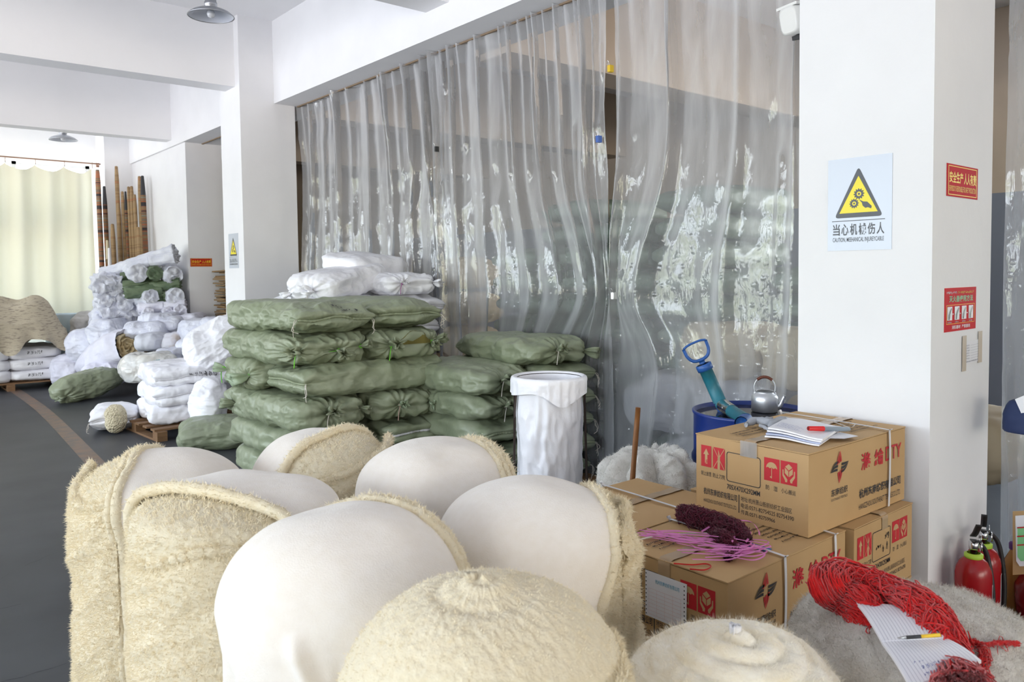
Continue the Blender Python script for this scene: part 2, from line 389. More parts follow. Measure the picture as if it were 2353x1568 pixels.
def sheet(label, X, Y0, Y1, z0, z1, nf, seed, clips=(), amp=.05, lean=0.0, nu=None, nv=90, edge=None):
    nu = nu or int((Y1-Y0)*70)
    s, v = np.meshgrid(np.linspace(0, 1, nu), np.linspace(0, 1, nv), indexing='ij')
    z = z1+(z0-z1)*v
    Y = Y0+(Y1-Y0)*s
    Y = Y+.05*vnoise(np.stack([s*nf*.7, v*1.5, 0*s], -1), seed)*np.minimum(1, 8*s)*np.minimum(1, 8*(1-s))
    ph = s*nf+.55*vnoise(np.stack([s*nf*.35, v*.7, 0*s+3], -1), seed+1)
    f = np.abs(np.sin(PI*ph))**.75
    f2 = np.abs(np.sin(PI*(ph*1.9+.3+.5*v)))**.8
    a = amp*(.45+.75*np.abs(vnoise(np.stack([np.floor(ph)*3.7, v*1.2, 0*s], -1), seed+2)))*(1+.5*np.exp(-v*9))
    fr_ = ph-np.floor(ph)-.5; sg = .06+.07*v
    x = a*2.0*np.exp(-(fr_/sg)**2)+a*.7*np.exp(-((np.abs(fr_)-.33)/.05)**2)*(vnoise(np.stack([np.floor(ph)*5.1, v*1.5, 0*s+2], -1), seed+6) > .1)+amp*.5*f2*.5
    x += .02*vnoise(np.stack([s*9, v*3, 0*s+7], -1), seed+3)
    # small bunches under the fixing points at the top
    x += amp*.9*np.exp(-v*12)*np.abs(np.sin(PI*ph*2))
    x += .007*ridge(np.stack([Y*7, 0*Y, z*2.2], -1), 3, seed+4)
    for yc, zc, pull, rad in clips:
        w = np.exp(-((z-zc)/np.where(z > zc, .62, .30))**2)*np.exp(-((Y-yc)/rad)**2)*pull
        Y = yc+(Y-yc)*(1-w)
        x = x*(1+.5*w)+.05*w
    if edge is not None: Y = Y+edge(s, v)
    return mk('plastic_curtain', np.stack([X-x, Y, z], -1).reshape(-1, 3), [gridVF(np.stack([X-x, Y, z], -1))[1]], PL)
XC = 3.99
cY1 = 3.60
sh1 = sheet('a', XC, 5.50, 8.28, .25, ZB-.002, 7.5, 3, clips=((5.62, 2.46, .75, .35),), amp=.05)
tag(sh1, 'clear plastic curtain nearest the far white column, hanging behind the white sacks', 'plastic curtain')
sh2 = sheet('b', XC-.03, 3.62, 5.62, .02, ZB-.002, 7, 11, clips=((3.60, 1.36, .92, .75), (3.66, 2.55, .5, .3)), amp=.055)
tag(sh2, 'clear plastic curtain in the middle of the opening, above the shorter stack of green sacks', 'plastic curtain')
sh3 = sheet('c', XC, 1.4, 3.60, .02, ZB-.002, 5.5, 23, clips=((3.58, 1.36, .92, .6),), amp=.04,
            edge=lambda s, v: (1-s)*0+np.where(v > .62, (v-.62)*.35, 0)*s)
tag(sh3, 'bubbled clear plastic curtain behind the blue drum, next to the near white column', 'plastic curtain')
sh4 = sheet('d', 4.02, -2.0, 1.285, .02, ZB-.002, 9, 31, amp=.035)
tag(sh4, 'clear plastic curtain right of the near white column, behind the fire extinguishers', 'plastic curtain')
sh5 = sheet('e', 4.02, 8.9, 10.9, .2, 3.26, 7, 41, clips=((10.6, 1.9, .6, .8),), amp=.05)
tag(sh5, 'clear plastic curtain drawn in the far opening beyond the far white column', 'plastic curtain')
CURT = [sh1, sh2, sh3, sh4, sh5]
# timber strips and clips the curtains hang from
WST = mat('rust_stained_batten', (.24, .17, .11), .8)
for a, b, w in ((1.88, 8.27, 'long thin batten under the beam holding the plastic curtains of the wide opening'), (8.88, 11.35, 'short thin batten holding the plastic curtain of the far opening')):
    g = G(); g.box(3.885, a, ZB-.013, 3.905, b, ZB-.001); tag(g.build('curtain_batten', WST, smooth=False), w, 'batten')
CL = {'black': mat('black_clip_plastic', (.02, .02, .02), .4), 'yellow': mat('yellow_clip_plastic', (.75, .5, .02), .4), 'blue': mat('blue_clip_plastic', (.04, .12, .45), .4), 'steel': mat('bright_steel', (.7, .71, .73), .25, metal=1)}
def clip(cx, px, py, X, c, lab):
    p = atX(px, py, X); r = thing('binder_clip', lab, 'clip', p)
    g = G(); g.box(-.018, -.012, -.022, .018, .012, .022); g.build('clip_body', CL[c], r, False)
    g = G()
    for sg in (-1, 1): g.tube(spline([(-.02, sg*.008, .02), (-.03, sg*.006, .045), (-.03, -sg*.006, .045)], 8), .002, 5)
    g.build('clip_arm', CL['steel'], r)
clip(0, 1003, 343, 3.87, 'black', 'small black clip pinching the two plastic curtains above the white sacks')
clip(0, 1403, 158, 3.87, 'yellow', 'small yellow clip high on the plastic curtain')
clip(0, 1376, 320, 3.85, 'blue', 'small blue clip on the plastic curtain below the yellow one')
clip(0, 1411, 680, 3.84, 'steel', 'small steel clip gathering the plastic curtains level with the sacks')

# ---------------------------------------------------------------- far curtain, rail, ceiling lamps
DRAPE = mat('pale_cream_cotton_drape', (.60, .58, .46), .85, bumps=(('noise', 8, .15, .02),), trans=.105)
def drape():
    nu, nv = 240, 60
    s, v = np.meshgrid(np.linspace(0, 1, nu), np.linspace(0, 1, nv), indexing='ij')
    hooks = 11
    ph = s*hooks; fr_ = ph-np.floor(ph)
    sag = .10*np.sin(PI*fr_)
    X = -1.3+(3.12+1.3)*s+.10*np.minimum(1, np.maximum(0, (s-.97)*33))*0
    z = 3.30-sag*np.exp(-v*6)-v*(3.30-.62)
    y = .085*np.cos(2*PI*(ph+.25*vnoise(np.stack([s*4, v, 0*s], -1), 3)))*(1-.35*v)+.05*v*vnoise(np.stack([s*14, v*1.5, 0*s], -1), 4)+.02*vnoise(np.stack([s*30, v*2, 0*s], -1), 5)
    return np.stack([X, 14.28+y, z], -1)
A = drape(); o = mk('window_drape', A.reshape(-1, 3), [gridVF(A)[1]], DRAPE)
tag(o, 'pale cream cloth curtain hanging in scallops over the far window', 'curtain')
r = thing('curtain_rail', 'thin rusty rail with hooks above the cream curtain', 'curtain rail', (0, 0, 0))
RUST = mat('rusty_iron', (.20, .10, .06), .6)
g = G(); g.tube([(-1.6, 14.28, 3.40), (.6, 14.28, 3.395), (3.235, 14.28, 3.375)], .011, 8); g.tube([(3.235, 14.28, 3.375), (3.235, 14.42, 3.375)], .012, 8); g.box(3.21, 14.40, 3.34, 3.249, 14.44, 3.41); g.build('rail_rod', RUST, r)
for i in range(12):
    x = -1.3+4.42*i/11; g = G(); g.tube([(x, 14.28, 3.395), (x, 14.275, 3.30)], .004, 5); g.build('curtain_hook', RUST, r)
STEELL = mat('grey_lamp_steel', (.42, .43, .46), .35, metal=.85)
LAMPIN = mat('pale_lamp_enamel', (.55, .58, .66), .3)
lamp0 = None
def lamp(x, y, z, lab):
    global lamp0
    if lamp0 is None:
        r = thing('ceiling_lamp', lab, 'lamp', (x, y, z), group='dish lamps under the ceiling')
        R_ = .185
        prof = [(.045, .075), (.06, .07), (.10, .058), (.15, .036), (R_, .008), (R_+.004, 0), (R_-.002, -.001)]
        g = G(); g.lathe(prof, 48); g.build('lamp_shade', STEELL, r)
        g = G(); g.lathe([(R_-.004, .004), (.15, .028), (.10, .048), (.05, .06), (.001, .062)], 48); g.build('shade_lining', LAMPIN, r)
        g = G(); g.lathe([(.002, .18), (.05, .18), (.052, .165), (.046, .16), (.046, .12), (.052, .115), (.052, .09), (.046, .085), (.045, .06)], 32); g.build('lamp_neck', STEELL, r)
        g = G(); g.lathe([(.016, .06), (.03, .04), (.034, .02), (.025, -.005), (.002, -.012)], 20); g.build('bulb', mat('frosted_bulb_glass', (.6, .62, .66), .2), r)
        g = G(); g.lathe([(.012, .17), (.012, ZC-z-.02), (.05, ZC-z-.02), (.05, ZC-z)], 16); g.build('lamp_stem', STEELL, r)
        lamp0 = r; return
    c = lamp0.copy(); COL.objects.link(c); c.location = (x, y, z); c['label'] = lab
    for ch in list(lamp0.children): k = ch.copy(); COL.objects.link(k); k.parent = c
p = at(485, 38, 6.75); lamp(p[0], p[1], p[2], 'grey metal dish lamp under the ceiling at top, beside the column')
p = at(145, 322, 12.9); lamp(p[0], p[1], p[2], 'small grey dish lamp hanging above the cream curtain')

# ---------------------------------------------------------------- CCTV camera on the near column
r = thing('security_camera', 'white security camera at the top edge of the near column', 'camera', atX(1826, 52, 3.42))
r.location.y = 1.90
CAMW = mat('white_camera_plastic', (.78, .78, .77), .35)
g = G(); A = []
for i, (q, w, h) in enumerate(((-.13, .030, .034), (-.128, .036, .042), (0, .036, .042), (.10, .036, .042), (.102, .03, .035))):
    t_ = np.linspace(0, 2*PI, 24, endpoint=False)
    A.append([(math.copysign(abs(math.cos(a))**.5, math.cos(a))*w, q, math.copysign(abs(math.sin(a))**.5, math.sin(a))*h) for a in t_])
A = np.array(A); g.grid(A, False, True); g.add(A[0], [tuple(range(24))[::-1]]); g.add(A[-1], [tuple(range(24))]); g.build('camera_housing', CAMW, r)
g = G(); g.box(-.042, -.15, .040, .042, .10, .048); g.build('sun_shield', CAMW, r, False)
g = G(); g.box(-.034, -.135, -.056, .034, .06, -.043); g.build('dark_visor', BLACKM, r, False)
g = G(); g.tube([(.0, .03, -.04), (.02, .0, -.075), (.02, -.03, -.10)], .016, 10); g.box(-.02, -.04, -.13, .06, -.02, -.075); g.build('camera_bracket', CAMW, r)
r.rotation_euler = (math.radians(-12), 0, math.radians(75)); r.scale = (1.45, 1.45, 1.45)
# ---------------------------------------------------------------- sacks
_cube = {}
def cube(nx, ny, nz):
    k = (nx, ny, nz)
    if k in _cube: return _cube[k]
    Vs, Fs, n = [], [], 0
    X, Y, Z = (np.linspace(-1, 1, q+1) for q in k)
    for ax, (a, b) in ((2, (X, Y)), (1, (X, Z)), (0, (Y, Z))):
        for s_ in (-1, 1):
            u, v = np.meshgrid(a, b, indexing='ij'); c = np.full_like(u, s_)
            A = np.stack({2: (u, v, c), 1: (u, c, v), 0: (c, u, v)}[ax], -1)
            V, F = gridVF(A)
            if (s_ > 0) == (ax == 1): F = F[:, ::-1]
            Vs.append(V); Fs.append(F+n); n += len(V)
    V = np.concatenate(Vs); F = np.concatenate(Fs)
    _, idx, inv = np.unique(np.round(V, 5), axis=0, return_index=True, return_inverse=True)
    _cube[k] = (V[idx], inv.reshape(-1)[F]); return _cube[k]
def sgp(x, p): return np.sign(x)*np.abs(x)**p
class Sack:
    def __init__(s, L, D, Hh, seed, k1=6, k2=3.2, pf=0, pb=0, ears=(), knots=(), amp=1.0, top=.94, crumple=0.0, seam=0, wave=.16):
        s.__dict__.update(L=L, D=D, H=Hh, seed=seed, k1=k1, k2=k2, pf=pf, pb=pb, ears=ears, amp=amp, top=top, crumple=crumple, seam=seam, wave=wave)
        s.kq = []; s.knots = []
        s.kq = [s.q(np.array([k], float))[0] for k in knots]
    def q(s, P):
        a = np.abs(P[:, 0])**s.k1+np.abs(P[:, 1])**s.k1
        t = (a**(s.k2/s.k1)+np.abs(P[:, 2])**s.k2)**(1/s.k2)
        return P/t[:, None]
    def zs(s, x):
        return s.wave*(vnoise(np.stack([x*1.7, 0*x, 0*x+s.seed], -1), s.seed)+.9*np.cos(x*1.5)-.5)
    def __call__(s, P):
        q = s.q(np.asarray(P, float)); dim = np.array([s.L, s.D, s.H])/2
        x, y, z = q.T
        n = sgp(q, 2.0)/dim; n /= np.linalg.norm(n, axis=1, keepdims=True)+1e-9
        zz = z*(1-s.pf*S((-y-.35)/.65)-s.pb*S((y-.35)/.65))
        V = np.stack([x, y, zz], -1)*dim
        for ex, ey, ln in s.ears:
            w = np.exp(-((x-ex*.97)**2*s.L**2+(y-ey*.97)**2*s.D**2)/(2*.055**2))
            V[:, 0] += ex*ln*w*.8; V[:, 1] += ey*ln*w*.55; V[:, 2] = V[:, 2]*(1-.8*w)-w*ln*.15
        W = q*dim
        d = .022*s.amp*fbm(W*5, 2, s.seed)+.009*s.amp*ridge(W*np.array([8, 8, 12]), 3, s.seed+5)
        if s.crumple: d = d+s.crumple*(.45*ridge(W*5+.35*fbm(W*4, 2, s.seed+6)[:, None], 2, s.seed+9)+1.0*fbm(W*3.5, 2, s.seed+4))
        if s.seam:
            for fy in ((-1, 1) if s.seam == 2 else (-1,)):
                wf = S((y*fy-.72)/.2); u = (z-s.zs(x))*s.H/2
                d = d+wf*(-.020*np.exp(-(u/.020)**2)+.010*np.exp(-((np.abs(u)-.045)/.035)**2)+.0035*np.exp(-(u/.05)**2)*np.cos(x*s.L*150+3*vnoise(np.stack([x*9, z*3, 0*x], -1), s.seed)))
        for kq in s.kq:
            r = W-kq*dim; R_ = np.linalg.norm(r, axis=1)
            if abs(kq[1]) > abs(kq[0]): th = np.arctan2(r[:, 2], r[:, 0])
            else: th = np.arctan2(r[:, 2], r[:, 1])
            d = d+.017*np.cos(11*th+s.seed+1.5*vnoise(r*12, s.seed))*np.exp(-R_/.11)*(1-np.exp(-R_/.035))-.034*np.exp(-(R_/.055)**2)
        V = V+n*d[:, None]
        h = s.H/2
        V[:, 2] = np.where(V[:, 2] < -h*.9, -h*.9-(-h*.9-V[:, 2])*.15, V[:, 2])
        V[:, 2] = np.where(V[:, 2] > h*s.top, h*s.top+(V[:, 2]-h*s.top)*.45, V[:, 2])
        V[:, 2] += h*.93
        return V
def tuft(p, d, size=.06, seed=0, n=16):
    d = np.array(d, float); d /= np.linalg.norm(d)
    a = np.cross(d, [.2, .3, .9]); a /= np.linalg.norm(a); b = np.cross(d, a)
    t = np.linspace(0, 2*PI, n*2, endpoint=False); A = []
    for u, rr in ((-.25, .42), (0, .16), (.12, .17), (.35, .36), (.7, .5), (1.0, .52), (.9, .3), (.6, .1)):
        w = 1+(.45*np.sin(5*t+seed)+.25*np.sin(8*t+2*seed))*min(1, max(0, u*2))
        bend = .25*u*u
        A.append(p+d*u*size+a*bend*size+(rr*size*w*.75)[:, None]*(np.cos(t)[:, None]*a+.6*np.sin(t)[:, None]*b))
    return gridVF(np.array(A), False, True)
def sack(name, lab, cat, L, D, Hh, loc, rz=0, rot=None, m=GREEN, seed=1, res=22, seam=False, ears=(), knots=(), tie=None, group=None, tassel=(), tuftm=None, seamm=None, extra=None, **kw):
    sk = Sack(L, D, Hh, seed, ears=ears, knots=knots, seam=int(seam), **kw)
    V0, F0 = cube(*[max(8, int(res*k)) for k in ((L/.5), (D/.5)*.8, max(.5, Hh/.3))])
    V = sk(V0)
    parts = seam or knots or extra
    rotv = rot or (0, 0, rz)
    if not parts:
        o = mk(name, V, [F0], m); o.location = loc; o.rotation_euler = rotv
        return tag(o, lab, cat, group)
    r = thing(name, lab, cat, loc, rotv, group)
    mk('sack_body', V, [F0], m, r)
    if seam:
        for fy in ((-1, 1) if seam == 2 else (-1,)):
            tt = np.linspace(-.99, .99, 60)
            P = sk(np.stack([tt, np.full(60, float(fy)), sk.zs(tt)], -1)); P[:, 1] += fy*.007
            g = G(); g.tube(P, .0065+.002*np.abs(np.sin(np.arange(60)*2.1)), 6); g.build('stitched_seam', seamm or SEAMM, r)
            for sx in tassel:
                e = P[0] if sx < 0 else P[-1]; g = G()
                for k in range(3):
                    rr = random.Random(seed*7+k); pts = [e, e+[sx*.02+rr.uniform(-.01, .01), -.015, -.01], e+[sx*.03+rr.uniform(-.02, .02), -.02, -.04-.02*k], e+[sx*.02+rr.uniform(-.02, .02), -.02, -.06-.02*k]]
                    g.tube(spline(pts, 10), .002, 4)
                g.build('loose_thread', STRING, r)
    pts = []
    for i, kq in enumerate(knots):
        p = sk(np.array([kq], float))[0]; d = np.array([kq[0]*.7 if abs(kq[0]) > .7 else 0.1, -.9 if abs(kq[1]) > .9 else .2, .15-.35*(i % 2)])
        if abs(kq[0]) >= 1: d = np.array([kq[0], -.3, .1])
        V_, F_ = tuft(p, d, .085+.018*((seed+i) % 3), seed+i*2); mk('knot', V_, [F_], tuftm or m, r)
        pts.append(p+d/np.linalg.norm(d)*.006)
    if tie and len(pts) > 1:
        g = G()
        for i in range(len(pts)-1):
            mid = (pts[i]+pts[i+1])/2+[0, -.012, -.01]
            P = spline([pts[i], mid, pts[i+1]], 16); g.tube(P, .0034 if tie is LIME else .0028, 6)
        e = pts[0]; g.tube(spline([e, e+[-.01, -.03, .02], e+[-.03, -.035, -.03], e+[-.035, -.03, -.09]], 14), .003, 5)
        for p in pts:
            t_ = np.linspace(0, 2*PI, 12); g.tube(np.stack([p[0]+.011*np.cos(t_), np.full(12, p[1]), p[2]+.011*np.sin(t_)], -1), .003, 5)
        g.build('tie_cord', tie, r)
    if extra: extra(r, sk)
    return r
def ink(name, s, w, h, M_, m, parent, bold=.0, align='C'):
    """flat lettering fitted to w x h in the plane of M_ (x right, y up)"""
    c = bpy.data.curves.new(name, 'FONT'); c.body = s; c.size = 1; c.offset = bold; c.resolution_u = 3
    o = bpy.data.objects.new(name, c); COL.objects.link(o)
    dg = bpy.context.evaluated_depsgraph_get(); me = bpy.data.meshes.new_from_object(o.evaluated_get(dg))
    bpy.data.objects.remove(o); bpy.data.curves.remove(c)
    n = len(me.vertices); co = np.empty(n*3, np.float32); me.vertices.foreach_get('co', co); co = co.reshape(-1, 3)
    lo, hi = co.min(0), co.max(0); co[:, 0] = (co[:, 0]-lo[0])/(hi[0]-lo[0])*w; co[:, 1] = (co[:, 1]-lo[1])/(hi[1]-lo[1])*h; co[:, 2] = 0
    co = xf(co, M_).astype(np.float32); me.vertices.foreach_set('co', np.ascontiguousarray(co).ravel()); me.update()
    me.materials.clear(); me.materials.append(m); me.name = name
    k = bpy.data.objects.new(name, me); COL.objects.link(k); k.parent = parent; return k
def plane(o, u, v):
    o, u, v = (np.array(q, float) for q in (o, u, v)); u /= np.linalg.norm(u); v /= np.linalg.norm(v); w = np.cross(u, v)
    M_ = np.eye(4); M_[:3, 0] = u; M_[:3, 1] = v; M_[:3, 2] = w; M_[:3, 3] = o; return M_
def scrawl(g, M_, x, y, w, h, seed, n=26, r=.003):
    rr = random.Random(seed); k = max(2, int(w/h*1.3)); 
    for c in range(k):
        cx = x+w*(c+.1)/k; cw = w*.8/k
        for s_ in range(rr.randint(2, 4)):
            p = np.array([(cx+rr.random()*cw, y+rr.random()*h, 0) for _ in range(3)]); p = spline(p, 8)
            d = np.zeros_like(p); t_ = np.gradient(p, axis=0); d[:, 0] = -t_[:, 1]; d[:, 1] = t_[:, 0]; d /= np.linalg.norm(d, axis=1, keepdims=True)+1e-9
            g.grid(xf(np.stack([p-d*r/2, p+d*r/2], 0).reshape(-1, 3), M_).reshape(2, -1, 3))

# ---------- tall front stack of green sacks
T = .192; CXs, CYs = 1.95, 4.26; WB, LB = .535, 1.06
GT = 'green woven sacks in the tall front stack'
def g1(layer, col): return CXs+WB*(col+.5), CYs+LB/2, T*(7-layer)
def gs(layer, col, lab, dx=0, dy=0, dr=0, **kw):
    x, y, z = g1(layer, col)
    return sack('woven_sack', lab, 'sack', WB, LB, T+.012, (x+dx, y+dy, z), math.radians(dr), group=GT, k1=6.5, **{'k2': 4.2, **kw})
E1 = ((-1, -1, .07), (1, -1, .09))
def writing_top(r, sk):
    g = G(); M_ = np.eye(4); scrawl(g, M_, .03, .0, .15, .042, 3, r=.0045); scrawl(g, M_, .01, .055, .09, .03, 5, r=.0045)
    V = np.concatenate(g.V); P = np.stack([V[:, 0]/(sk.L/2)-.15*V[:, 1]/.1, -1+0*V[:, 0], np.minimum(1, .55+V[:, 1]*4.5)], -1); P[:, 1] = np.where(.55+V[:, 1]*4.5 > 1, -1+(.55+V[:, 1]*4.5-1)*.5, -1)
    V = sk(P)+[0, -.004, .005]
    mk('handwriting', V, [np.concatenate(g.F)], BLACKM, r)
gs(1, 0, 'green sack topping the tall front stack at left, handwritten, with a wavy seam', dx=-.01, dr=3, seed=11, res=66, seam=True, ears=E1, tassel=(-1, 1), pf=.25, amp=1.25, wave=.42, k2=3.4, extra=writing_top)
gs(1, 1, 'green sack topping the tall front stack at right, with a pointed corner ear', dx=.03, dy=.02, dr=-2, seed=12, res=60, seam=True, ears=((1, -1, .08),), tassel=(1,), pf=.2, k2=3.4)
K2 = ((-.92, -1, 0), (.25, -1, -.1), (.92, -1, .1))
gs(2, 0, 'green sack second from top, left side of the front stack, lime cord between knots', dx=-.03, seed=13, res=68, ears=((-1, 1, .07),), knots=K2, tie=LIME, pf=.1, k2=4)
def hole(r, sk):
    g = G(); t = np.linspace(-.42, .62, 16); up = .2+.42*np.sin((t+.42)/1.04*PI); dn = np.full(16, .02)
    a = sk(np.stack([t, 0*t-1, up], -1)); b = sk(np.stack([t, 0*t-1, dn], -1)); a[:, 1] -= .004; b[:, 1] -= .004
    m = (a+b)/2; g.grid(np.stack([a, m, b], 0)); g.build('exposed_filling', mat('dark_olive_cloth', (.13, .11, .02), .8, bumps=(('noise', 30, .5, .01),)), r)
gs(2, 1, 'torn green sack in the front stack showing its dark filling above a lime cord', dx=.0, seed=14, res=66, knots=((-.6, -1, -.05), (.62, -1, .05), (.97, -1, .12)), tie=LIME, k2=4, extra=hole)
def cross(layer, back, lab, **kw):
    z = T*(7-layer); y = CYs+(.27 if not back else .80)
    return sack('woven_sack', lab, 'sack', .54, kw.pop('D', 1.04), T+.025, (CXs+kw.pop('cx', .55), y, z), -PI/2, group=GT, k1=6.5, **{'k2': 4.2, **kw})
cross(3, 0, 'long green sack laid crosswise in the middle of the front stack', seed=15, res=60, seam=True, ears=((1, -1, .06),), tassel=(1,), knots=((0.0, 1, .1),), pf=.2, k2=4.2, cx=.56)
cross(3, 1, 'green sack with a lime-tied end poking out behind the crosswise sack', seed=16, res=56, knots=((-.8, -1, .1), (.7, -1, 0)), tie=LIME, tuftm=GLIGHT, cx=.46, amp=1.5)
gs(4, 0, 'green sack below the crosswise one, left, with a deep gathered knot on its front', dx=-.03, seed=17, res=68, ears=((-1, 1, .07),), knots=((-.05, -1, .1), (.95, -1, .1), (-.98, .75, -.2)), tie=STRING, k2=4)
gs(4, 1, 'green sack below the crosswise one, right, tied with pinkish string', dx=.0, seed=18, res=66, knots=((-.35, -1, -.05), (.55, -1, 0), (.97, -1, .15)), tie=mat('pink_beige_string', (.5, .33, .28), .7), tuftm=GLIGHT, k2=3.6)
gs(5, 0, 'green sack third from the floor at left of the tall front stack', dx=-.02, seed=19, res=34, seam=True, ears=E1, k2=3.8)
gs(5, 1, 'green sack third from the floor at right of the tall stack, white thread seam', dx=.05, seed=20, res=34, seam=True, seamm=WSEAM, ears=((1, -1, .09),), tassel=(1,), pf=.3)
gs(6, 0, 'green sack second from the floor at the left of the front stack', dx=-.0, seed=21, res=24, seam=True, ears=E1, k2=3.8)
gs(6, 1, 'green sack second from the floor at the right of the front stack', dx=.04, seed=22, res=24, seam=True, ears=E1, k2=3.8)
gs(7, 0, 'bottom left green sack of the tall front stack, lying on the floor', dx=-.02, seed=23, res=20, seam=True, ears=E1)
gs(7, 1, 'bottom right green sack of the tall front stack, lying on the floor', dx=.02, seed=24, res=20, seam=True, ears=E1)

# ---------- shorter green stack at the curtain
G2 = 'green woven sacks in the shorter stack by the plastic curtain'
T2 = .158
def s2(col, i, lab, **kw):
    x = 3.12 if col == 0 else 3.575
    return sack('woven_sack', lab, 'sack', kw.pop('L', .47), .94, T2+.03, (x+kw.pop('dx', 0), 4.16+kw.pop('dy', 0), .11+T2*i), math.radians(kw.pop('dr', 0)), group=G2, **kw)
nm = ['lowest', 'second from below', 'third from below', 'fourth from below', 'fifth from below', 'topmost']
for i in range(5):
    if i >= 3:
        s2(0, i, ('green sack left in the shorter stack, loose white cord hanging from its knot', 'green sack at top left of the shorter stack, white cord running towards the bag stand')[i-3], dx=-.02*(i-3), L=.52, seed=40+i, res=56, knots=((-.15, -1, .1), (.6, -1, 0)), tie=STRING, pf=.15, k2=3)
    else: s2(0, i, 'green sack %s in the left column of the shorter stack' % nm[i], seed=40+i, res=26, seam=True, ears=E1, pf=.35)
for i in range(5):
    s2(1, i, 'green sack %s in the shorter stack, right column behind the bag stand' % nm[i], dx=.02, seed=50+i, res=26, seam=True, ears=((1, -1, .09), (-1, -1, .04)), tassel=(1,), pf=.4, k2=2.8)
s2(1, 5, 'topmost green sack of the shorter stack, two knots joined by white cord', dx=-.02, dr=-4, dy=-.02, L=.52, seed=61, res=60, ears=((-1, 1, .07),), knots=((-.05, -1, .12), (.95, -1, -.1)), tie=STRING, k2=3.2, tassel=())
def pallet(lab, x0, y0, x1, y1, rz=0):
    r = thing('pallet', lab, 'pallet', ((x0+x1)/2, (y0+y1)/2, 0), (0, 0, rz)); w, d = (x1-x0)/2, (y1-y0)/2
    for k in (-1, 0, 1):
        g = G(); g.box(k*(w-.05)-.045, -d, .0, k*(w-.05)+.045, d, .018); g.build('bottom_board', WOOD, r, False)
        for j in (-1, 0, 1):
            g = G(); g.box(k*(w-.05)-.045, j*(d-.06)-.06, .018, k*(w-.05)+.045, j*(d-.06)+.06, .088); g.build('block', WOOD, r, False)
    n = 6
    for j in range(n):
        y = -d+2*d*(j+.5)/n; g = G(); g.box(-w, y-.055, .088, w, y+.055, .106); g.build('top_board', WOOD, r, False)
    return r
pallet('dark wooden pallet under the shorter stack of green sacks', 2.88, 3.68, 3.88, 4.66)

# ---------- white sacks behind, up against the column
GW = 'white woven sacks piled in front of the plastic curtain'
def ws(lab, x, y, z, L=.52, D=.98, h=.19, rz=0, rot=None, **kw): return sack('woven_sack', lab, 'sack', L, D, h, (x, y, z), rz, rot, m=WHITE, seamm=WSEAM, group=GW, **kw)
for i in range(7):
    for c in (0, 1):
        ws('white sack %s from the floor in the %s column behind the tall green stack' % (['first', 'second', 'third', 'fourth', 'fifth', 'sixth', 'seventh'][i], ['left', 'right'][c]), 3.02+.53*c, 5.95, .165*i, h=.175, seed=70+2*i+c, res=16 if i < 6 else 28, seam=i > 4, pf=.3, ears=E1, amp=.8)
ws('white sack left, second layer down in the pile by the column, seam end facing out', 3.02, 5.92, 1.155, L=.62, h=.2, rz=.12, seed=90, res=50, seam=True, ears=((1, -1, .08), (-1, -1, .05)), pf=.35)
ws('white sack right, second layer down in the pile, pointed ear against the curtain', 3.58, 5.88, 1.155, L=.52, h=.19, rz=-.05, seed=91, res=30, seam=True, ears=((1, -1, .1),), tassel=(1,), pf=.4)
ws('plump white sack on top of the pile, left, its tied end drooping', 3.10, 5.85, 1.345, L=.48, D=.86, h=.23, rot=(math.radians(7), 0, math.radians(-62)), seed=92, res=54, knots=((.1, -1, -.2), (-.8, -1, -.3)), tie=STRING, k2=3.4)
ws('white sack on top of the pile, right, purple cord between two knots', 3.56, 5.82, 1.335, L=.50, D=.8, h=.19, rz=-.1, seed=93, res=54, knots=((-.35, -1, .1), (.95, -1, .15)), tie=mat('purple_cord', (.35, .10, .30), .6), k2=3)
ws('white sack lying highest, at the back of the pile by the curtain', 3.45, 6.12, 1.50, L=.5, D=.62, h=.20, rot=(0, math.radians(8), math.radians(-75)), seed=94, res=28, k2=3)

# ---------- sacks seen through the plastic in the second room
GB = 'green sacks stacked behind the plastic curtains'
GBEH = mat('faded_green_sack', (.20, .27, .21), .5, bumps=(('crease', 9, .3, .012),))
def copies(proto, items, group):
    for j, (lab, x, y, z, rz) in enumerate(items):
        if j == 0: o = proto
        else: o = proto.copy(); COL.objects.link(o)
        o.location = (x, y, z); o.rotation_euler = (0, 0, rz); tag(o, lab, 'sack', group)
it = []; rng = random.Random(8)
cn = ['nearest the near column', 'second from the near column', 'third from the near column', 'fourth from the near column', 'fifth from the near column']
ords = ['lowest', 'second', 'third', 'fourth', 'fifth', 'sixth', 'seventh', 'eighth', 'ninth', 'tenth', 'eleventh']
for c in range(5):
    for i in range((8, 11, 10, 11, 9)[c]):
        it.append(('faded green sack behind the plastic, column %s, %s layer up' % (cn[c], ords[i]), (5.35 if c == 0 else 4.85)+rng.uniform(-.03, .03), 2.75+.60*c+rng.uniform(-.02, .02), .19*i, PI/2*3+rng.uniform(-.06, .06)))
pr = sack('woven_sack', 'x', 'sack', .58, 1.0, .205, (0, 0, 0), m=GBEH, seed=33, res=20, ears=E1, pf=.3)
copies(pr, it, GB)
CREAM = mat('cream_sack_cloth', (.62, .50, .33), .6, bumps=(('crease', 8, .3, .012),))
pr = sack('cream_sack', 'x', 'sack', .56, .55, .40, (0, 0, 0), m=CREAM, seed=34, res=20, k2=3.4)
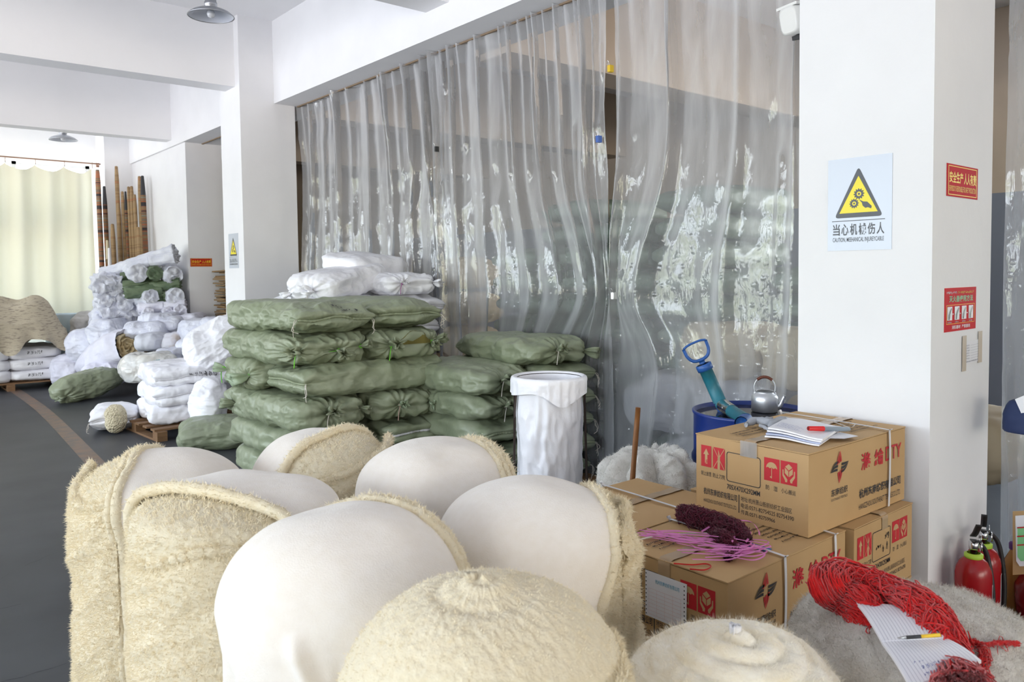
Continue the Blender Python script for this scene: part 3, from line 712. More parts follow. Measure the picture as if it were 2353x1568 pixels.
copies(pr, [('big cream sack with faint blue writing behind the plastic, left of the pump', 4.42, 2.98, .79, -PI/2), ('cream sack behind the plastic, right of the pump handle', 4.46, 2.40, .78, -PI/2), ('cream sack behind the plastic level with the kettle', 4.40, 2.22, .39, -PI/2), ('cream sack behind the plastic against the near column', 4.46, 1.60, .40, -PI/2), ('cream sack on the floor behind the plastic and the drum', 4.40, 2.45, 0, -PI/2)], 'cream sacks behind the plastic curtain')
BW = mat('behind_white_sack_cloth', (.74, .74, .78), .6, bumps=(('crease', 8, .4, .015),))
pr = sack('white_sack', 'x', 'sack', .62, .6, .44, (0, 0, 0), m=BW, seed=36, res=22, k2=2.6, crumple=.02)
copies(pr, [('large white sack behind the plastic at the foot of the curtain opening', 4.36, 3.35, .40, -PI/2+.2), ('large white sack behind the plastic, left of the drum', 4.38, 2.80, .40, -PI/2), ('white sack on the floor behind the plastic by the wooden stick', 4.40, 3.1, 0, -PI/2), ('white sack behind the plastic under the cream sacks', 4.96, 2.2, 0, -PI/2)], 'white sacks behind the plastic curtain')
pr = sack('pale_sack', 'x', 'sack', .6, .5, .34, (0, 0, 0), m=CREAM, seed=37, res=18, k2=2.8)
copies(pr, [('yellowish bundle behind the plastic right of the white sacks, upper', 4.9, 6.5, 1.35, .3), ('yellowish bundle behind the plastic right of the white sacks, lower', 4.85, 6.4, 1.0, .1), ('yellowish bundle behind the plastic low beside the white sacks', 4.9, 6.5, .65, .2)], 'yellowish bundles behind the plastic curtain')
g = G(); g.box(4.5, 6.1, 0, 5.4, 6.9, .66); tag(g.build('crate', KRAFT, smooth=False), 'large plain carton behind the plastic under the yellowish bundles', 'carton')
# vague pale bundles behind the plastic right of the near column
pr = sack('pale_sack', 'x', 'sack', .6, .55, .5, (0, 0, 0), m=BW, seed=38, res=18, k2=2.6, crumple=.02)
copies(pr, [('pale bundle on the floor behind the plastic at the right edge', 4.45, .75, 0, 0), ('pale bundle behind the plastic at the right edge, on the lower one', 4.48, .75, .46, .2), ('pale bundle on the floor behind the plastic, farther right', 4.5, .1, 0, 0)], 'pale bundles behind the plastic at right')
pr = sack('grey_roll', 'x', 'roll', .5, .9, .34, (0, 0, 0), m=CREAM, seed=39, res=16, k2=2.2)
copies(pr, [('greyish cloth roll lying behind the plastic high at the right edge', 4.55, .8, .93, 0)], None)
# ---------------------------------------------------------------- cartons
BL_, BW_, BH_ = .705, .47, .292
def flat(g, pts, M_, dz=0.0):
    P = np.array([(x, y, dz) for x, y in pts]); g.poly(xf(P, M_))
def rect(g, x0, y0, x1, y1, M_, dz=0): flat(g, [(x0, y0), (x1, y0), (x1, y1), (x0, y1)], M_, dz)
def icon(r, kind, x, y, w, h, M_):
    """red square with the pictogram left in cardboard colour"""
    gr, gk = G(), G()
    q = lambda pts: [(x+a*w, y+b*h) for a, b in pts]
    rect(gr, x, y, x+w, y+h, M_)
    d = .0003
    if kind == 'up':
        flat(gk, q([(.5, .86), (.22, .58), (.38, .58), (.38, .14), (.62, .14), (.62, .58), (.78, .58)][::-1]), M_, d)
    elif kind == 'knife':
        flat(gk, q([(.40, .0), (.60, .0), (.60, .62), (.46, .92), (.46, .60), (.40, .52)]), M_, d)
        flat(gk, q([(0, 0), (.05, 0), (1, 1), (.95, 1)]), M_, d); flat(gk, q([(.95, 0), (1, 0), (.05, 1), (0, 1)]), M_, d)
    elif kind == 'umbrella':
        t_ = np.linspace(0, PI, 14); flat(gk, q([(.5+.36*math.cos(a), .56+.27*math.sin(a)) for a in t_]+[(.26, .60), (.38, .55), (.5, .60), (.62, .55), (.74, .60)]), M_, d)
        flat(gk, q([(.48, .18), (.52, .18), (.52, .58), (.48, .58)]), M_, d); flat(gk, q([(.38, .16), (.52, .12), (.52, .18), (.42, .22)]), M_, d)
    else:
        flat(gk, q([(.5, .90), (.28, .76), (.5, .62), (.72, .76)]), M_, d)
        flat(gk, q([(.26, .72), (.26, .48), (.48, .34), (.48, .58)]), M_, d); flat(gk, q([(.52, .34), (.74, .48), (.74, .72), (.52, .58)]), M_, d)
        for sg in (1, -1):
            z = [(.5+sg*(a-.5), b) for a, b in [(.12, .62), (.18, .62), (.20, .42), (.42, .22), (.40, .10), (.28, .10), (.28, .16), (.12, .36)]]
            flat(gk, q(z if sg < 0 else z[::-1]), M_, d)
    k = gr.build('handling_mark', REDM, r, False); gk.build('pictogram', KLIGHT, k, False)
def leafs(r, cx, cy, w, h, M_):
    """pinwheel emblem: two red and two black leaves, three stripes each, round an open middle"""
    for k in range(4):
        g = G(); red = k < 2
        base, tip, bul = ((-.17, .07), (.03, .50), (-.16, .30)) if red else ((.08, -.20), (.52, .11), (.34, -.22)); inn = (.13, .17) if red else (.13, .13)
        for j in range(3):
            e0, e1 = j/3+.03, (j+1)/3-.07; P = []
            for e, us in ((e0, np.linspace(0, 1, 9)), (e1, np.linspace(1, 0, 9))):
                b0 = (base[0]+(inn[0]-base[0])*e, base[1]+(inn[1]-base[1])*e); bm = (bul[0]+((inn[0]+tip[0])/2+.03-bul[0])*e, bul[1]+((inn[1]+tip[1])/2-bul[1])*e)
                for u in us:
                    x, y = ((1-u)**2*b0[q]+2*u*(1-u)*bm[q]+u*u*tip[q] for q in (0, 1)); sg = -1 if k % 2 else 1
                    P.append((cx+sg*x*w, cy+sg*y*h))
            flat(g, P, M_)
        g.build('emblem_leaf', REDM if red else BLACKM, r, False)
KLIGHT = mat('bare_cardboard_pictogram', (.52, .34, .17), .75)
BLUEP = mat('blue_print', (.07, .15, .38), .6)
def carton(lab, loc, rz=0, short=True, long_=True, top=True, seed=0, tape=True, strap=(), plaintop=False):
    r = thing('carton', lab, 'carton', loc, (0, 0, rz), group=None)
    g = G(); n = 14
    V, F = cube(20, 14, 9); q = V.copy(); dims = np.array([BL_, BW_, BH_-.006])/2
    ed = np.abs(q); P = q*dims
    bulge = .006*(1-ed[:, 0]**2)*(1-ed[:, 2]**2)*(ed[:, 1] > .999); P[:, 1] += np.sign(q[:, 1])*bulge*.5
    P[:, 2] -= (ed[:, 2] > .999)*(q[:, 2] > 0)*.002
    P += np.array([BL_, BW_, BH_-.006])/2
    b = mk('carton_body', P, [F], KRAFT, r, smooth=False)
    for s_ in (0, 1):
        g = G(); y0, y1 = ((-.002, BW_/2-.002), (BW_/2+.002, BW_+.002))[s_]
        u, v = np.meshgrid(np.linspace(-.002, BL_+.002, 14), np.linspace(y0, y1, 6), indexing='ij')
        z = BH_-.004+.004*vnoise(np.stack([u*5, v*5, 0*u+seed], -1), seed)*np.sin((v-y0)/(y1-y0)*PI)+.002
        A = np.stack([u, v, z], -1); g.grid(A)
        B = A.copy(); B[..., 2] -= .004; g.add(B.reshape(-1, 3), gridVF(B)[1][:, ::-1])
        for E_ in (np.stack([A[:, 0], B[:, 0]], 0), np.stack([A[:, -1], B[:, -1]], 0), np.stack([A[0], B[0]], 0), np.stack([A[-1], B[-1]], 0)): g.grid(E_)
        g.build('top_flap', KRAFT, r, False)
    M1 = plane((-.0011, BW_, 0), (0, -1, 0), (0, 0, 1)); M2 = plane((0, -.0046, 0), (1, 0, 0), (0, 0, 1))
    gb = G(); w, h = BW_, BH_
    Y = lambda t_: h*(1-t_)
    if short:
        for kind, a, b_ in (('up', .05, .15), ('knife', .165, .28), ('umbrella', .635, .765), ('hands', .775, .91)):
            icon(r, kind, a*w, Y(.425), (b_-a)*w, .28*h, M1)
        x0, x1, y0, y1 = .295*w, .605*w, Y(.55), Y(.17)
        def rr(i, rad): 
            o = []
            for cx_, cy_, a0 in ((x1-i-rad, y1-i-rad, 0), (x0+i+rad, y1-i-rad, 90), (x0+i+rad, y0+i+rad, 180), (x1-i-rad, y0+i+rad, 270)):
                o += [(cx_+rad*math.cos(math.radians(a0+k*30)), cy_+rad*math.sin(math.radians(a0+k*30))) for k in range(4)]
            return np.array([(a, b_, 0) for a, b_ in o])
        A = np.stack([xf(rr(0, .01), M1), xf(rr(.0028, .008), M1)], 0); gb.grid(A, False, True)
        gb.build('frame_print', BLACKM, r, False); gb = G(); rect(gb, .408*w, Y(.92), .416*w, Y(.69), M1); gb.build('divider_print', BLACKM, r, False)
        for s_, a, b_, t0, t1, bo in (('朝上放置', .05, .15, .485, .545, .0), ('防止刀割', .165, .28, .485, .545, .0), ('防   湿', .65, .75, .48, .54, .0), ('小心搬运', .78, .90, .48, .54, .0),
                ('705X470X292MM', .30, .60, .585, .65, .01), ('杭州东南纺织有限公司', .075, .395, .70, .79, .015), ('HANGZHOU SOUTHEAST TEXTILECO.,LTD.', .075, .39, .845, .90, .0),
                ('地址:杭州萧山衙前纺织工业园区', .43, .87, .70, .765, .0), ('电话:0571-82754525 82754390', .43, .885, .785, .85, .0), ('传真:0571-82759966', .43, .73, .87, .93, .0)):
            ink('printed_text', s_, (b_-a)*w, (t1-t0)*h, M1 @ plane((a*w, Y(t1), 0), (1, 0, 0), (0, 1, 0)), BLACKM, r, bo)
        ink('printed_text', 'UP', .04*w, .055*h, M1 @ plane((.08*w, Y(.385), .0005), (1, 0, 0), (0, 1, 0)), REDM, r, .01)
    if long_:
        leafs(r, .28*BL_, Y(.27), .17*BL_, .40*h, M2)
        for s_, a, b_, t0, t1, m, bo in (('东南纺织', .20, .36, .52, .61, BLACKM, .01), ('SOUTHEAST TEXTILES', .20, .36, .635, .665, BLACKM, 0), ('滌', .50, .60, .19, .41, REDM, .02), ('綸', .64, .74, .19, .41, REDM, .02),
                ('DTY', .765, .945, .20, .39, REDM, .01), ('杭州东南纺织有限公司', .48, .94, .64, .76, BLACKM, .02), ('HANGZHOU SOUTHEAST TEXTILECO.,LTD.', .48, .94, .83, .91, BLACKM, 0)):
            ink('printed_text', s_, (b_-a)*BL_, (t1-t0)*h, M2 @ plane((a*BL_, Y(t1), 0), (1, 0, 0), (0, 1, 0)), m, r, bo)
    if top and not plaintop:
        rr_ = random.Random(seed+3)
        for x, y, n_, l in ((.06, .30, 3, .2), (.42, .07, 5, .22)):
            g = G()
            for k in range(n_):
                M3 = plane((x, y+k*.026, BH_+.0035), (1, 0, 0), (0, 1, 0)); scrawl(g, M3, 0, 0, l-rr_.random()*.05, .012, seed*9+k, r=.0022)
            g.build('small_print', BLACKM, r, False)
        g = G(); g.box(.30, .06, BH_+.001, .335, .20, BH_+.0034); g.build('blue_printed_bar', BLUEP, r, False)
    if tape:
        g = G(); t_ = np.linspace(-.055, BL_+.055, 50); A = []
        for y in (BW_/2-.024, BW_/2+.024):
            L_ = []
            for q_ in t_:
                if q_ < 0: L_.append((-.0022, y, BH_+q_+.001))
                elif q_ > BL_: L_.append((BL_+.0022, y, BH_-(q_-BL_)+.001))
                else: L_.append((q_, y, BH_+.0032+.001*math.sin(q_*60)))
            A.append(L_)
        g.grid(np.array(A)); g.build('packing_tape', TAPE, r)
    for xs in strap:
        g = G(); w_ = .0065; pts = [(0, -.0075, -.0), (.004, -.0085, .15), (.0, -.0075, BH_-.004), (0, 0.004, BH_+.005), (0, BW_/2, BH_+.0075), (0, BW_-.004, BH_+.006), (0, BW_+.005, BH_-.01), (0, BW_+.005, .0)]
        P = spline([(xs+p[0]+.03*(p[1]/BW_ if p[1] > 0 else 0), p[1], p[2]) for p in pts], 60)
        A = np.stack([P-[w_, 0, 0], P+[w_, 0, 0]], 0); B = A+np.array([0, -.0012, .0008]); g.grid(A); g.grid(B); g.build('plastic_strap', mat('white_plastic_strap', (.74, .73, .76), .35) if 'white_plastic_strap' not in MATS else MATS['white_plastic_strap'], r)
    return r
b1 = (1.945, 1.335)
carton('bottom carton on the floor under the carton with the pink ribbon', (b1[0], b1[1], 0), seed=1, top=False)
carton('bottom carton on the floor at the back, under the plain topped carton', (b1[0], b1[1]+.48, 0), seed=2, top=False, short=False, long_=False)
carton('bottom carton on the floor against the column, below the carton with pen scribbles', (2.685+BW_, 1.32, 0), PI/2, seed=3, top=False)
c_mid = carton('middle layer carton carrying the dark red yarn, pink ribbon and a dotted packing slip', (b1[0], b1[1], BH_), seed=4, strap=(.30, .62))
c_bk = carton('middle layer carton at the back with a plain stained top, beside the wooden stick', (b1[0], b1[1]+.485, BH_), seed=5, strap=(.46,), plaintop=True, short=False, long_=False)
c_rt = carton('middle layer carton against the column with black pen scribbles in its frame', (2.685+BW_, 1.32, BH_), PI/2, seed=6)
M1 = plane((-.0016, BW_, 0), (0, -1, 0), (0, 0, 1))
for a_ in ((.34, .58, .11, .07, 3), (.46, .52, .13, .12, 8), (.5, .68, .08, .08, 9)):
    g = G(); scrawl(g, M1, a_[0]*BW_, a_[1]*BH_, a_[2]*BW_, a_[3]*BH_, a_[4], r=.0025); g.build('pen_scribble', BLACKM, c_rt, False)
#, .60*BH_, .11*BW_, .07*BH_, 3, r=.002); scrawl(g, M1, .46*BW_, .52*BH_, .13*BW_, .12*BH_, 8, r=.0025); scrawl(g, M1, .5*BW_, .68*BH_, .08*BW_, .08*BH_, 9, r=.0025); g.build('pen_scribble', BLACKM, c_rt, False)
c_top = carton('topmost carton of the pile, carrying the notepad and red marker', (2.467, 1.372, 2*BH_+.002), math.radians(-1.2), seed=7, strap=(.56,))
g = G(); M1 = plane((-.0024, BW_, 0), (0, -1, 0), (0, 0, 1)); u, v = np.meshgrid(np.linspace(.20, .27, 8), np.linspace(BH_-.055, BH_+.002, 8), indexing='ij')
A = np.stack([u, v, .0006+.002*vnoise(np.stack([u*60, v*25, 0*u], -1), 4)**2], -1); g.add(xf(A.reshape(-1, 3), M1), gridVF(A)[1])
g.build('clear_tape_end', PL, c_top)
# packing slip on the middle carton
r = thing('packing_slip', 'white dotted-edge packing slip stuck on the front of the middle carton', 'label', (b1[0]-.0035, b1[1]+BW_*.66, BH_+.315*BH_)); r.rotation_euler = (math.radians(0), 0, 0)
MS = plane((0, 0, 0), (0, -1, 0), (0, 0, 1)); sw, sh = .166, .150
g = G(); A = np.array([[(x, y, .001+.004*(x/sw)**2*(1-y/sh)) for y in np.linspace(0, sh, 6)] for x in np.linspace(0, sw, 8)]); g.add(xf(A.reshape(-1, 3), MS), gridVF(A)[1]); B = A.copy(); B[..., 2] -= .0006; g.add(xf(B.reshape(-1, 3), MS), gridVF(B)[1][:, ::-1]); g.build('paper_sheet', PAPER, r)
MS2 = plane((-.0052, 0, 0), (0, -1, 0), (0, 0, 1)); g = G()
for e in (.007, sw-.007):
    for k in range(11): rect(g, e-.002, .008+k*.0132, e+.002, .012+k*.0132, MS2)
g.build('punched_hole', BLACKM, r, False)
g = G()
for k in range(8): rect(g, .018, .012+k*.012, sw-.018, .0125+k*.012, MS2)
for k in range(5): rect(g, .018+k*.032, .012, .0185+k*.032, .096, MS2)
g.build('form_grid', mat('pale_red_print', (.70, .35, .33), .6), r, False)
ink('printed_text', '杭州东南纺织有限公司', .095, .014, MS2 @ plane((.045, .118, 0), (1, 0, 0), (0, 1, 0)), mat('cyan_print', (.10, .38, .55), .6), r, .01)

# ---------------------------------------------------------------- fleece rolls
RGT = np.array([.764, -.645]); AWY = np.array([.645, .764])
class Roll:
    def __init__(s, R, Zt, h, seed, lump=.012, e=.9):
        s.R, s.Zt, s.h, s.seed, s.lump = R, Zt, h, seed, lump
        t_ = np.linspace(0, PI/2, 80); r = R*np.sin(t_)**e; z = Zt-h*(1-np.cos(t_)**e)
        r = np.concatenate([r, [R*.985, R*.97]]); z = np.concatenate([z, [z[-1]*.5, 0]])
        s.a = np.concatenate([[0], np.cumsum(np.hypot(np.diff(r), np.diff(z)))]); s.r, s.z = r, z; s.tot = s.a[-1]; s.dome = s.a[79]
    def base(s, p):
        rho = np.linalg.norm(p, axis=-1)+1e-9; c = p/rho[..., None]
        r = np.interp(rho, s.a, s.r); z = np.interp(rho, s.a, s.z)
        r2 = np.interp(rho+.004, s.a, s.r); z2 = np.interp(rho+.004, s.a, s.z); r1 = np.interp(np.maximum(rho-.004, 0), s.a, s.r); z1 = np.interp(np.maximum(rho-.004, 0), s.a, s.z)
        dr, dz = r2-r1, z2-z1; l = np.hypot(dr, dz)+1e-9
        N = np.concatenate([c*(-dz/l)[..., None], (dr/l)[..., None]], -1)
        return np.concatenate([c*r[..., None], z[..., None]], -1), N
    def surf(s, p, off=0):
        P, N = s.base(p)
        d = s.lump*fbm(P*4.5+s.seed, 2, s.seed)+s.lump*.35*ridge(P*np.array([4, 4, 9])+s.seed, 2, s.seed+3)*np.clip((s.Zt-.08-P[..., 2])/.15, 0, 1)
        return P+N*(d+off)[..., None] if np.ndim(off) else P+N*(d+off)[..., None], N
def fuzz(P, N, n, ln, wd, seed, m, parent, name='fleece_pile', curl=.8, rootd=.002):
    rg = np.random.default_rng(seed); i = rg.integers(0, len(P), n)
    p = P[i]+rg.normal(0, .002, (n, 3))-N[i]*rootd; d = N[i]+rg.normal(0, curl, (n, 3)); d /= np.linalg.norm(d, axis=1, keepdims=True)
    sd = np.cross(d, rg.normal(0, 1, (n, 3))); sd /= np.linalg.norm(sd, axis=1, keepdims=True)+1e-9
    L_ = ln*rg.uniform(.5, 1.3, (n, 1)); V = np.stack([p-sd*wd, p+sd*wd, p+d*L_+N[i]*L_*.3], 1).reshape(-1, 3)
    o = mk(name, V, [np.arange(n*3).reshape(-1, 3)], m, parent); o['kind'] = 'stuff'; return o
def roll_body(rl, r, m, nth=260, nrho=220, fine=.0030, fsc=100, spiral=None, name='fleece_body', nf=26000, fl=.010, keep=None, fw=.0012):
    rho = np.concatenate([np.linspace(0, 1, nrho-50)**.85*(rl.dome+.50), np.linspace(rl.dome+.51, rl.tot, 50)])
    th = np.linspace(0, 2*PI, nth, endpoint=False); RR, TH = np.meshgrid(rho, th, indexing='ij')
    p = np.stack([RR*np.cos(TH), RR*np.sin(TH)], -1); P, N = rl.surf(p, np.zeros(RR.shape))
    d = fine*(fbm(P*fsc, 2, rl.seed+7)+.6*np.abs(vnoise(P*fsc*1.7, rl.seed+8)))
    if spiral: d = d+spiral(RR, TH, P)
    P = P+N*d[..., None]
    o = mk(name, P.reshape(-1, 3), [gridVF(P, False, True)[1]], m, r)
    if nf:
        q = P.reshape(-1, 3); n_ = N.reshape(-1, 3); msk = (q[:, 2] > .25) & (q[:, :2] @ AWY < .75*rl.R)
        if keep is not None: msk &= keep(p.reshape(-1, 2), q)
        rep = np.repeat(np.nonzero(msk)[0], 1)
        # weight the samples by area so the pole is not overcrowded
        wgt = np.hypot(q[rep, 0], q[rep, 1])+.004; rg = np.random.default_rng(rl.seed); idx = rg.choice(rep, nf, p=wgt/wgt.sum())
        jit = rg.normal(0, .003, (nf, 3)); fuzz(q[idx]+jit-n_[idx]*(jit*n_[idx]).sum(1, keepdims=True), n_[idx], nf, fl, fw, rl.seed, m, r)
    return o
def cover(rl, r, n, c, bow=0.0, off=.009, m=KNIT, na=150, nb=110, hem=(.012,), extra=None, name='knit_cover', arc=1.3):
    n = np.array(n, float); n /= np.linalg.norm(n); t_ = np.array([-n[1], n[0]])
    a = np.linspace(-arc, arc, na); a = np.sign(a)*np.abs(a)**1.25*arc**-.25; b = np.linspace(0, 1, nb)**1.4*(1.35)
    A_, B_ = np.meshgrid(a, b, indexing='ij')
    cc = c+bow*(A_**2)+.012*vnoise(np.stack([A_*6, 0*A_, 0*A_], -1), rl.seed+20)
    p = n*(cc+B_)[..., None]+t_*A_[..., None]
    P, N = rl.surf(p, np.zeros(A_.shape)); o_ = off+.004*fbm(P*6, 2, rl.seed+30)
    if extra: o_ = o_+extra(p, P)
    P = P+N*np.asarray(o_)[..., None]
    ok = np.linalg.norm(p, axis=-1) < rl.tot*.99
    F = gridVF(P)[1]; F = F[ok.reshape(-1)[F].all(1)]
    mk(name, P.reshape(-1, 3), [F], m, r)
    k = ok[:, 0]; E_ = P[k, 0]; En = N[k, 0]
    for j, hr in enumerate(hem):
        sh = -(n[0]*.0+1)*0; Q = E_-np.array([n[0], n[1], 0])*.022*j+En*(.002-.004*j)
        g = G(); V, F = tubeVF(Q, hr, 10); V = V+.0035*fbm(V*80, 2, rl.seed+j)[:, None]*(V-np.repeat(Q, 10, 0))/hr
        g.add(V, F); g.build('fleece_hem', FLEECE, r)
        nn = (V-np.repeat(Q, 10, 0)); nn /= np.linalg.norm(nn, axis=1, keepdims=True)+1e-9
        fuzz(V, nn, 5200, .009, .0012, rl.seed+50+j, FLEECE, r, 'hem_pile')
def collar(rl, r, th0, th1, zf, R_, m=FLEECE, lip=.012, ruf=.010, seed=0, zb=0.0, name='fleece_wrap'):
    th = np.linspace(th0, th1, 130); v = np.linspace(0, 1, 150)
    TH, Vv = np.meshgrid(th, v, indexing='ij'); u = (TH-th0)/(th1-th0)
    zt = zf(u); z = zt+(zb-zt)*Vv**.9
    rr = R_+ruf*vnoise(np.stack([u*5, 0*u, z*7+seed], -1), seed)+.6*ruf*ridge(np.stack([u*3, 0*u, z*12-u*3], -1), 2, seed+1)
    rr = rr-np.where(Vv < .05, (.05-Vv)*.35, 0)
    P = np.stack([rr*np.cos(TH), rr*np.sin(TH), z], -1); Nn = np.stack([np.cos(TH), np.sin(TH), 0*TH], -1)
    d = .0030*(fbm(P*100, 2, seed+7)+.6*np.abs(vnoise(P*170, seed+8))); P = P+Nn*d[..., None]
    B = P-Nn*.012; g = G(); g.grid(P); g.grid(B); g.build(name, m, r)
    g = G(); Q = P[:, 0]-Nn[:, 0]*.006; V, F = tubeVF(Q, lip, 10); g.add(V, F); g.build('wrap_edge', m, r)
    q = P.reshape(-1, 3); k = q[:, 2] > .25; fuzz(q[k], Nn.reshape(-1, 3)[k], 22000, .010, .0012, seed, m, r)
    nn = V-np.repeat(Q, 10, 0); nn /= np.linalg.norm(nn, axis=1, keepdims=True)+1e-9; fuzz(V, nn, 3500, .010, .0012, seed+3, m, r, 'edge_pile')
GRL = 'rolls of cream fleece standing in the foreground'
def roll_thing(lab, x, y): return thing('fabric_roll', lab, 'fabric roll', (x, y, 0), group=None)
side = lambda n, c: (lambda p, q: p @ (np.array(n)/np.linalg.norm(n)) < c+.02)
aC = math.atan2(-AWY[1], -AWY[0])      # direction towards the viewer
# A: far left
r = roll_thing('leftmost fleece roll, half of its top covered by off-white knit, fleece fold on the left', .722, 2.58); rl = Roll(.240, .940, .13, 101)
nA = RGT*.95+AWY*.12; roll_body(rl, r, FLEECE, keep=side(nA, -.04)); cover(rl, r, nA, -.05, hem=(.013, .010))
collar(rl, r, aC-1.75, aC-.05, lambda u: .912-.05*np.sin(u*PI)-.05*u, .248, seed=5, lip=.015)
# B: second from left
r = roll_thing('second fleece roll from left, flat fleece top with a lip and knit cover behind', .735, 1.985); rl = Roll(.238, .955, .07, 102, e=.75)
nB = AWY*.92+RGT*.3; roll_body(rl, r, FLEECE, keep=side(nB, -.1)); cover(rl, r, nB, -.085, off=.022, hem=(.015,))
collar(rl, r, aC-1.5, aC+.75, lambda u: .872-.02*np.sin(u*PI)+.02*np.cos(u*9), .254, seed=8, lip=.015)
# C: white covered, near centre left
def foldsC(p, P):
    th = np.arctan2(P[..., 1], P[..., 0])-aC; th = (th+PI) % (2*PI)-PI; s_ = th*.25; z = P[..., 2]; d = 0
    for (s0, z0), (s1, z1), w, a in (((-.225, .80), (-.255, .40), .012, .016), ((-.20, .775), (-.215, .3), .009, -.009), ((-.17, .77), (-.18, .30), .012, .018), ((-.12, .76), (-.125, .30), .010, .012), ((-.05, .85), (.0, .72), .016, .020), ((.0, .72), (.02, .3), .016, .020), ((.035, .82), (.06, .5), .012, -.010)):
        dx, dz = s1-s0, z1-z0; l2 = dx*dx+dz*dz; t_ = np.clip(((s_-s0)*dx+(z-z0)*dz)/l2, 0, 1); dd = np.hypot(s_-s0-t_*dx, z-z0-t_*dz); d = d+a*np.exp(-(dd/w)**2)*S(t_*3)
    return d+.006*np.exp(-((s_+.12)/.12)**2)*np.exp(-((z-.72)/.12)**2)
r = roll_thing('fleece roll draped in off-white knit with deep folds hanging at its front', .792, 1.50); rl = Roll(.248, .990, .19, 103, lump=.009)
nC = -AWY*.85-RGT*.42; roll_body(rl, r, FLEECE, keep=side(nC, -.12)); cover(rl, r, nC, -.13, hem=(.013, .012), extra=foldsC, na=420, nb=300)
# D: back
r = roll_thing('fleece roll touching the tall green stack, knit on its left and fleece right', 1.249, 2.515); rl = Roll(.238, .952, .16, 104)
nD = -RGT*.82+AWY*.5; roll_body(rl, r, FLEECE, keep=side(nD, -.05)); cover(rl, r, nD, -.045, hem=(.014,))
collar(rl, r, aC-.5, aC+1.9, lambda u: .80+.12*u, .245, seed=14, lip=.014)
# E: back right
r = roll_thing('fleece roll left of the white bag stand, knit covered with a double fleece rim', 1.410, 2.06); rl = Roll(.248, .966, .17, 105)
nE = -RGT*.8-AWY*.5; roll_body(rl, r, FLEECE, keep=side(nE, -.15)); cover(rl, r, nE, -.155, hem=(.011, .013, .010))
# F: right
r = roll_thing('knit covered fleece roll beside the cartons, fleece rim down its right side', 1.345, 1.515); rl = Roll(.25, .945, .17, 106)
nF = -RGT*.92-AWY*.15; roll_body(rl, r, FLEECE, keep=side(nF, -.16)); cover(rl, r, nF, -.165, hem=(.013,))
collar(rl, r, aC+.95, aC+2.3, lambda u: .86+.03*u, .255, seed=21, lip=.012, ruf=.018)
# G: front, spiral end
def spG(RR, TH, P):
    f = RR/.035-TH/(2*PI); return .0055*np.exp(-RR/.05)*np.sin(2*PI*f)+.010*np.exp(-(RR/.04)**2)-.006*np.exp(-((RR-.075)/.02)**2)
r = roll_thing('large fleece roll at the bottom centre showing its plain spiral end', .783, 1.015); rl = Roll(.244, .985, .19, 107, lump=.008, e=.95)
roll_body(rl, r, FLEECE, nth=320, nrho=230, fine=.0022, fsc=140, spiral=spG, nf=45000, fl=.005, fw=.0008)
collar(rl, r, aC+.85, aC+1.9, lambda u: .86+.0*u, .25, seed=27, lip=.011, ruf=.006)
g = G(); V_, F_ = tuft(np.array([-.01, .01, .985]), (.1, .2, 1), .02, 3); g.add(V_, F_); g.build('roll_core_tip', mat('grey_thread_tip', (.55, .48, .36), .9), r)
# H: ivory mohair spiral
def spH(RR, TH, P):
    f = RR/.052-TH/(2*PI)+.12*np.sin(2*TH+1); return (.020*np.exp(-RR/.4))*np.abs(np.sin(PI*f))**.55+.006*np.exp(-(RR/.03)**2)
r = roll_thing('ivory brushed mohair roll with a wound spiral top, in front of the cartons', 1.335, .905); rl = Roll(.222, .750, .13, 108, lump=.008, e=1.0)
roll_body(rl, r, MOHAIR, nth=260, nrho=190, fine=.002, fsc=60, spiral=spH, name='mohair_body', nf=34000, fl=.012, fw=.0004)
g = G(); g.add(*[q for q in tuft(np.array([.0, .0, .752]), (.3, -.1, 1), .036, 5)]); g.build('paper_core_tip', PAPER, r)
# I: grey heather
r = roll_thing('wide grey heather fleece roll carrying the red skein and open notebook', 1.945, .79); rl = Roll(.30, .705, .16, 109, lump=.012)
roll_body(rl, r, HEATHER, nth=280, nrho=190, fine=.003, fsc=90, name='heather_body', nf=60000, fl=.011, fw=.0006)
RI, CI = rl, np.array([1.945, .79])
def onI(px, py, up=0.0):
    """point on the top of the grey roll seen at that pixel"""
    d = FW+RT*(px-CX)/F_PX+UP*(CY-py)/F_PX; o = np.array([0, 0, H])
    for k in np.linspace(1.2, 2.6, 900):
        q = o+d*k; rho = np.interp(np.linalg.norm(q[:2]-CI), RI.r[:80], RI.a[:80])
        z = np.interp(rho, RI.a, RI.z)
        if q[2] <= z+up: return q
    return o+d*2.0

